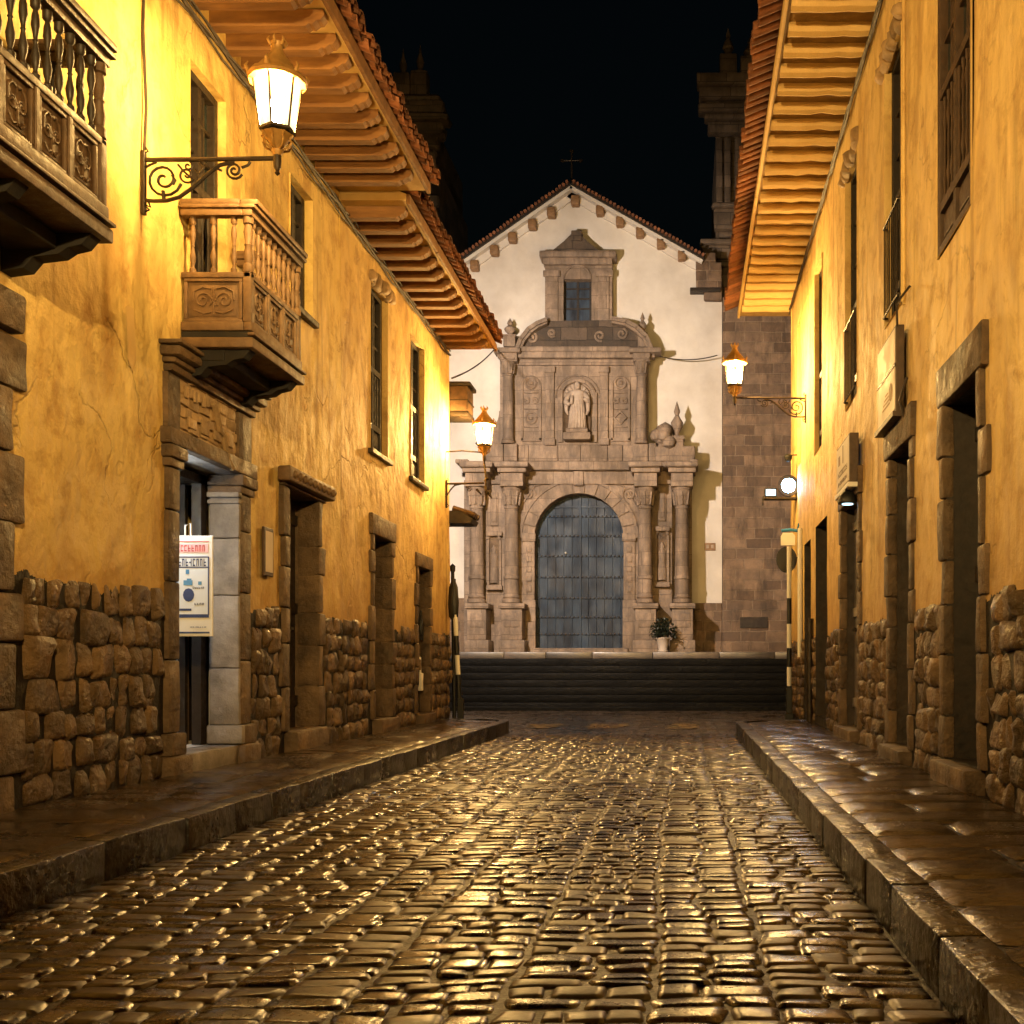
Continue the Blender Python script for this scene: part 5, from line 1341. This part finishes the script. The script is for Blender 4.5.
fb(m, 655, 695, 446, 461, D - .9, D - .02, .05, .03)
m.build('heaped_carving', 'portal', prt, smooth=True)

# urn planter on the terrace
t = thing('potted_plant', 'dark bush in a pale pot standing before the right columns of the church', 'potted plant', (P(663, 655, 32.6)[0], 32.6, ZP))
x = P(663, 0, 32.6)[0]
m = MB(); m.lathe((x, 32.6, ZP), [(.14, 0), (.16, .05), (.13, .1), (.19, .38), (.22, .42), (.2, .45)], 12); m.build('pot', 'terracotta', t, smooth=True)
m = MB()
for k in range(700):
    a, e, r = R(0, 6.28), R(-.3, 1.4), R(.1, .42); c = Vector((x + r * math.cos(a) * math.cos(e), 32.6 + r * math.sin(a) * math.cos(e), ZP + .58 + r * 1.1 * math.sin(e)))
    u = Vector((R(-1, 1), R(-1, 1), R(-1, 1))).normalized() * .05; v = u.cross(Vector((R(-1, 1), R(-1, 1), 1))).normalized() * .03; m.add([c - u, c + v, c + u, c - v], [(0, 1, 2, 3)])
m.build('foliage', 'leaf', t)

# ------------------------------------------------------------------ towers
def mould(m, x0, x1, z, h, y0, y1, out, r=.06, j=.03): m.rbox(x0 - out, x1 + out, y0 - out, y1 + out, z, z + h, r, j)
tw = thing('bell_tower', 'stone bell tower rising behind the right eaves beside the white gable', 'bell tower', (4.5, D, ZP))
xl = P(722.5, 0)[0]
m = MB(); m.box(xl, 8.5, D - .25, 42, 0, P(0, 300)[1]); m.build('tower_base', 'tower', tw)
m = MB(); fb(m, 722, 800, 600, 655, D - .42, D - .25, .04, .03); m.build('tower_plinth', 'tower', tw, smooth=True)
m = MB(); fb(m, 740, 768, 617, 628, D - .46, D - .42, .01); m.build('stone_slab', 'ashlar_dark', tw)
YT = 35.2
def tp(px, py): s = F / YT; return ((px - VX) / s, EYE + (VY - py) / s)
m = MB(); x_, z_ = tp(714, 0)[0], 0
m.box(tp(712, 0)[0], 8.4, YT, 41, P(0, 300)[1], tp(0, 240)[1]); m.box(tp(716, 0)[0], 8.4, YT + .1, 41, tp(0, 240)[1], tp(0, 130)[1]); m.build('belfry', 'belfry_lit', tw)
m = MB()
for a, (py0, py1) in ((716, (140, 200)), (724, (140, 200)), (735, (140, 200)), (745, (140, 205))):   # clustered pilasters
    x0, z1 = tp(a, py0); x1, z0 = tp(a + 6.5, py1 + 5); m.rbox(x0, x1, YT - .16, YT + .12, z0, z1, .04, .015)
m.build('belfry_pilaster', 'belfry_lit', tw, smooth=True)
m = MB()
for a, py0, py1, y_ in ((697, 80, 92, -.5), (699, 92, 104, -.4), (703, 104, 109, -.3), (698, 109, 117, -.45), (704, 117, 124, -.3), (708, 124, 136, -.2), (712, 205, 210, -.3), (714, 210, 232, -.2), (718, 232, 238, -.1), (700, 244, 250, -.5), (702, 250, 262, -.35), (700, 262, 270, -.3), (706, 270, 300, -.25)):
    x0, z1 = tp(a, py0); z0 = tp(0, py1)[1]; m.rbox(x0, 8.3, YT + y_, YT + .12, z0 + .01, z1, .06, .05)
m.build('belfry_cornice', 'belfry_lit', tw, smooth=True)
m = MB()
for px, top, bot, w_ in ((728, 30, 80, 8.5), (750, 38, 80, 10)):
    x, z0 = tp(px, bot); z1 = tp(px, top)[1]; h = z1 - z0; r = w_ / (F / YT)
    m.rbox(x - r, x + r, YT - .1 - r, YT - .1 + r, z0, z0 + h * .42, .05, .03); m.lathe((x, YT - .1, z0 + h * .42), [(r * .5, 0), (r * .35, h * .06), (r * .7, h * .18), (r * .45, h * .3), (r * .2, h * .36), (r * .3, h * .42), (0, h * .58)], 10)
m.build('pinnacle', 'belfry_lit', tw, smooth=True)
tl = thing('bell_tower', 'dim crumbling bell tower rising behind the left eaves, darker than the right one', 'bell tower', (-10, 36, ZP))
m = MB(); YT = 37.5
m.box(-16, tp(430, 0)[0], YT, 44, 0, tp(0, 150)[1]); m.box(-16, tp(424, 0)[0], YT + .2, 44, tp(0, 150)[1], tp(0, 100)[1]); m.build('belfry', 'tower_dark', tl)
m = MB()
for a, py0, py1, y_ in ((443, 100, 108, -.5), (447, 108, 120, -.6), (451, 120, 128, -.6), (446, 128, 140, -.45), (440, 140, 152, -.3), (436, 152, 175, -.2), (440, 196, 208, -.2)):
    x1, z1 = tp(a, py0); z0 = tp(0, py1)[1]; m.rbox(-16, x1, YT + y_, YT + .22, z0 + .01, z1, .12, .10)
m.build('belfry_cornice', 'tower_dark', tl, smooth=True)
m = MB()
for px, top, bot, w_ in ((421, 45, 100, 8), (404, 50, 100, 8)):
    x, z0 = tp(px, bot); z1 = tp(px, top)[1]; h = z1 - z0; r = w_ / (F / YT)
    m.rbox(x - r, x + r, YT - .1 - r, YT - .1 + r, z0, z0 + h * .45, .05, .03); m.lathe((x, YT - .1, z0 + h * .45), [(r * .4, 0), (r * .3, h * .06), (r * .5, h * .2), (r * .2, h * .36), (0, h * .55)], 10)
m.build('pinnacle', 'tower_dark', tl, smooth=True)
m = MB()
def sag(p, q, s, n=14): return [(p[0] + (q[0] - p[0]) * k / n, p[1] + (q[1] - p[1]) * k / n, p[2] + (q[2] - p[2]) * k / n - s * 4 * k / n * (1 - k / n)) for k in range(n + 1)]
m.tube(sag((-4.3, 20.3, 6.45), (P(500, 0)[0], D - .6, P(0, 352)[1]), .12), .018, 5)
tag(m.build('overhead_cable', 'cable', loc=(-4.3, 20.3, 6.4)), 'thin cable running from the far left corner up to the church portal', 'cable')
m = MB(); m.tube(sag((P(660, 0)[0], D - .5, P(0, 361)[1]), (1.0, D - .4, P(0, 359)[1]), .12), .018, 5)
tag(m.build('overhead_cable', 'cable', loc=(0, D - .5, 10.5)), 'thin cable slung across the white wall right of the church portal', 'cable')

# ------------------------------------------------------------------ light, sky, camera
W = bpy.data.worlds.new('World'); S.world = W; W.use_nodes = True; nt = W.node_tree
bg = nt.nodes['Background']
sky = nt.nodes.new('ShaderNodeTexSky'); sky.sky_type = 'NISHITA'; sky.sun_disc = False
sky.sun_elevation = math.radians(-2.5); sky.sun_rotation = math.radians(200)
hs = nt.nodes.new('ShaderNodeMix'); hs.data_type = 'RGBA'; hs.blend_type = 'MULTIPLY'; hs.inputs[0].default_value = 1.
nt.links.new(sky.outputs[0], hs.inputs[6]); hs.inputs[7].default_value = (.55, .95, 1., 1)
nt.links.new(hs.outputs[2], bg.inputs[0]); bg.inputs[1].default_value = .02

def light(kind, name, loc, energy, col, size=.15, target=None, angle=60, blend=.5):
    l = bpy.data.lights.new(name, kind); l.energy = energy; l.color = col
    if kind in ('POINT', 'SPOT'): l.shadow_soft_size = size
    if kind == 'SPOT': l.spot_size = math.radians(angle); l.spot_blend = blend
    o = bpy.data.objects.new(name, l); COL.objects.link(o); o.location = loc
    if target is not None: o.rotation_euler = (Vector(target) - Vector(loc)).to_track_quat('-Z', 'Y').to_euler()
    return o
# unseen church floodlight; two added spots behind the viewer brighten the near walls
light('SPOT', 'plaza_floodlight', (-6.2, 21.6, 8.6), 8800, (1., .83, .68), .2, (-2.4, D, 5.8), 104, .8)
light('SPOT', 'rear_fill_spot', (1.3, -2.6, 5.6), 6800, (1., .65, .23), .16, (-4.35, 8.0, 6.2), 74, 1.)
light('SPOT', 'rear_fill_spot', (-3.2, -3.5, 5.4), 6800, (1., .65, .23), .16, (2.15, 7.5, 6.6), 74, 1.)

cam = bpy.data.cameras.new('camera'); co = bpy.data.objects.new('camera', cam); COL.objects.link(co); S.camera = co
co.location = (0, 0, EYE); co.rotation_euler = (math.radians(90), 0, 0)
cam.sensor_width = 36; cam.lens = F / 1024 * 36; cam.shift_x = (512 - VX) / 1024; cam.shift_y = (VY - 512) / 1024
cam.clip_end = 400; cam.clip_start = .05
S.view_settings.view_transform = 'Standard'; S.view_settings.look = 'None'; S.view_settings.exposure = 0
S.render.engine = 'CYCLES'
S.cycles.use_denoising = True
try: S.cycles.denoiser = 'OPENIMAGEDENOISE'
except Exception: pass
S.cycles.max_bounces = 5; S.cycles.diffuse_bounces = 2; S.cycles.glossy_bounces = 3; S.cycles.volume_bounces = 0
S.cycles.use_adaptive_sampling = True; S.cycles.adaptive_threshold = .045; S.cycles.adaptive_min_samples = 16
S.cycles.caustics_reflective = False; S.cycles.caustics_refractive = False; S.cycles.sample_clamp_indirect = 8
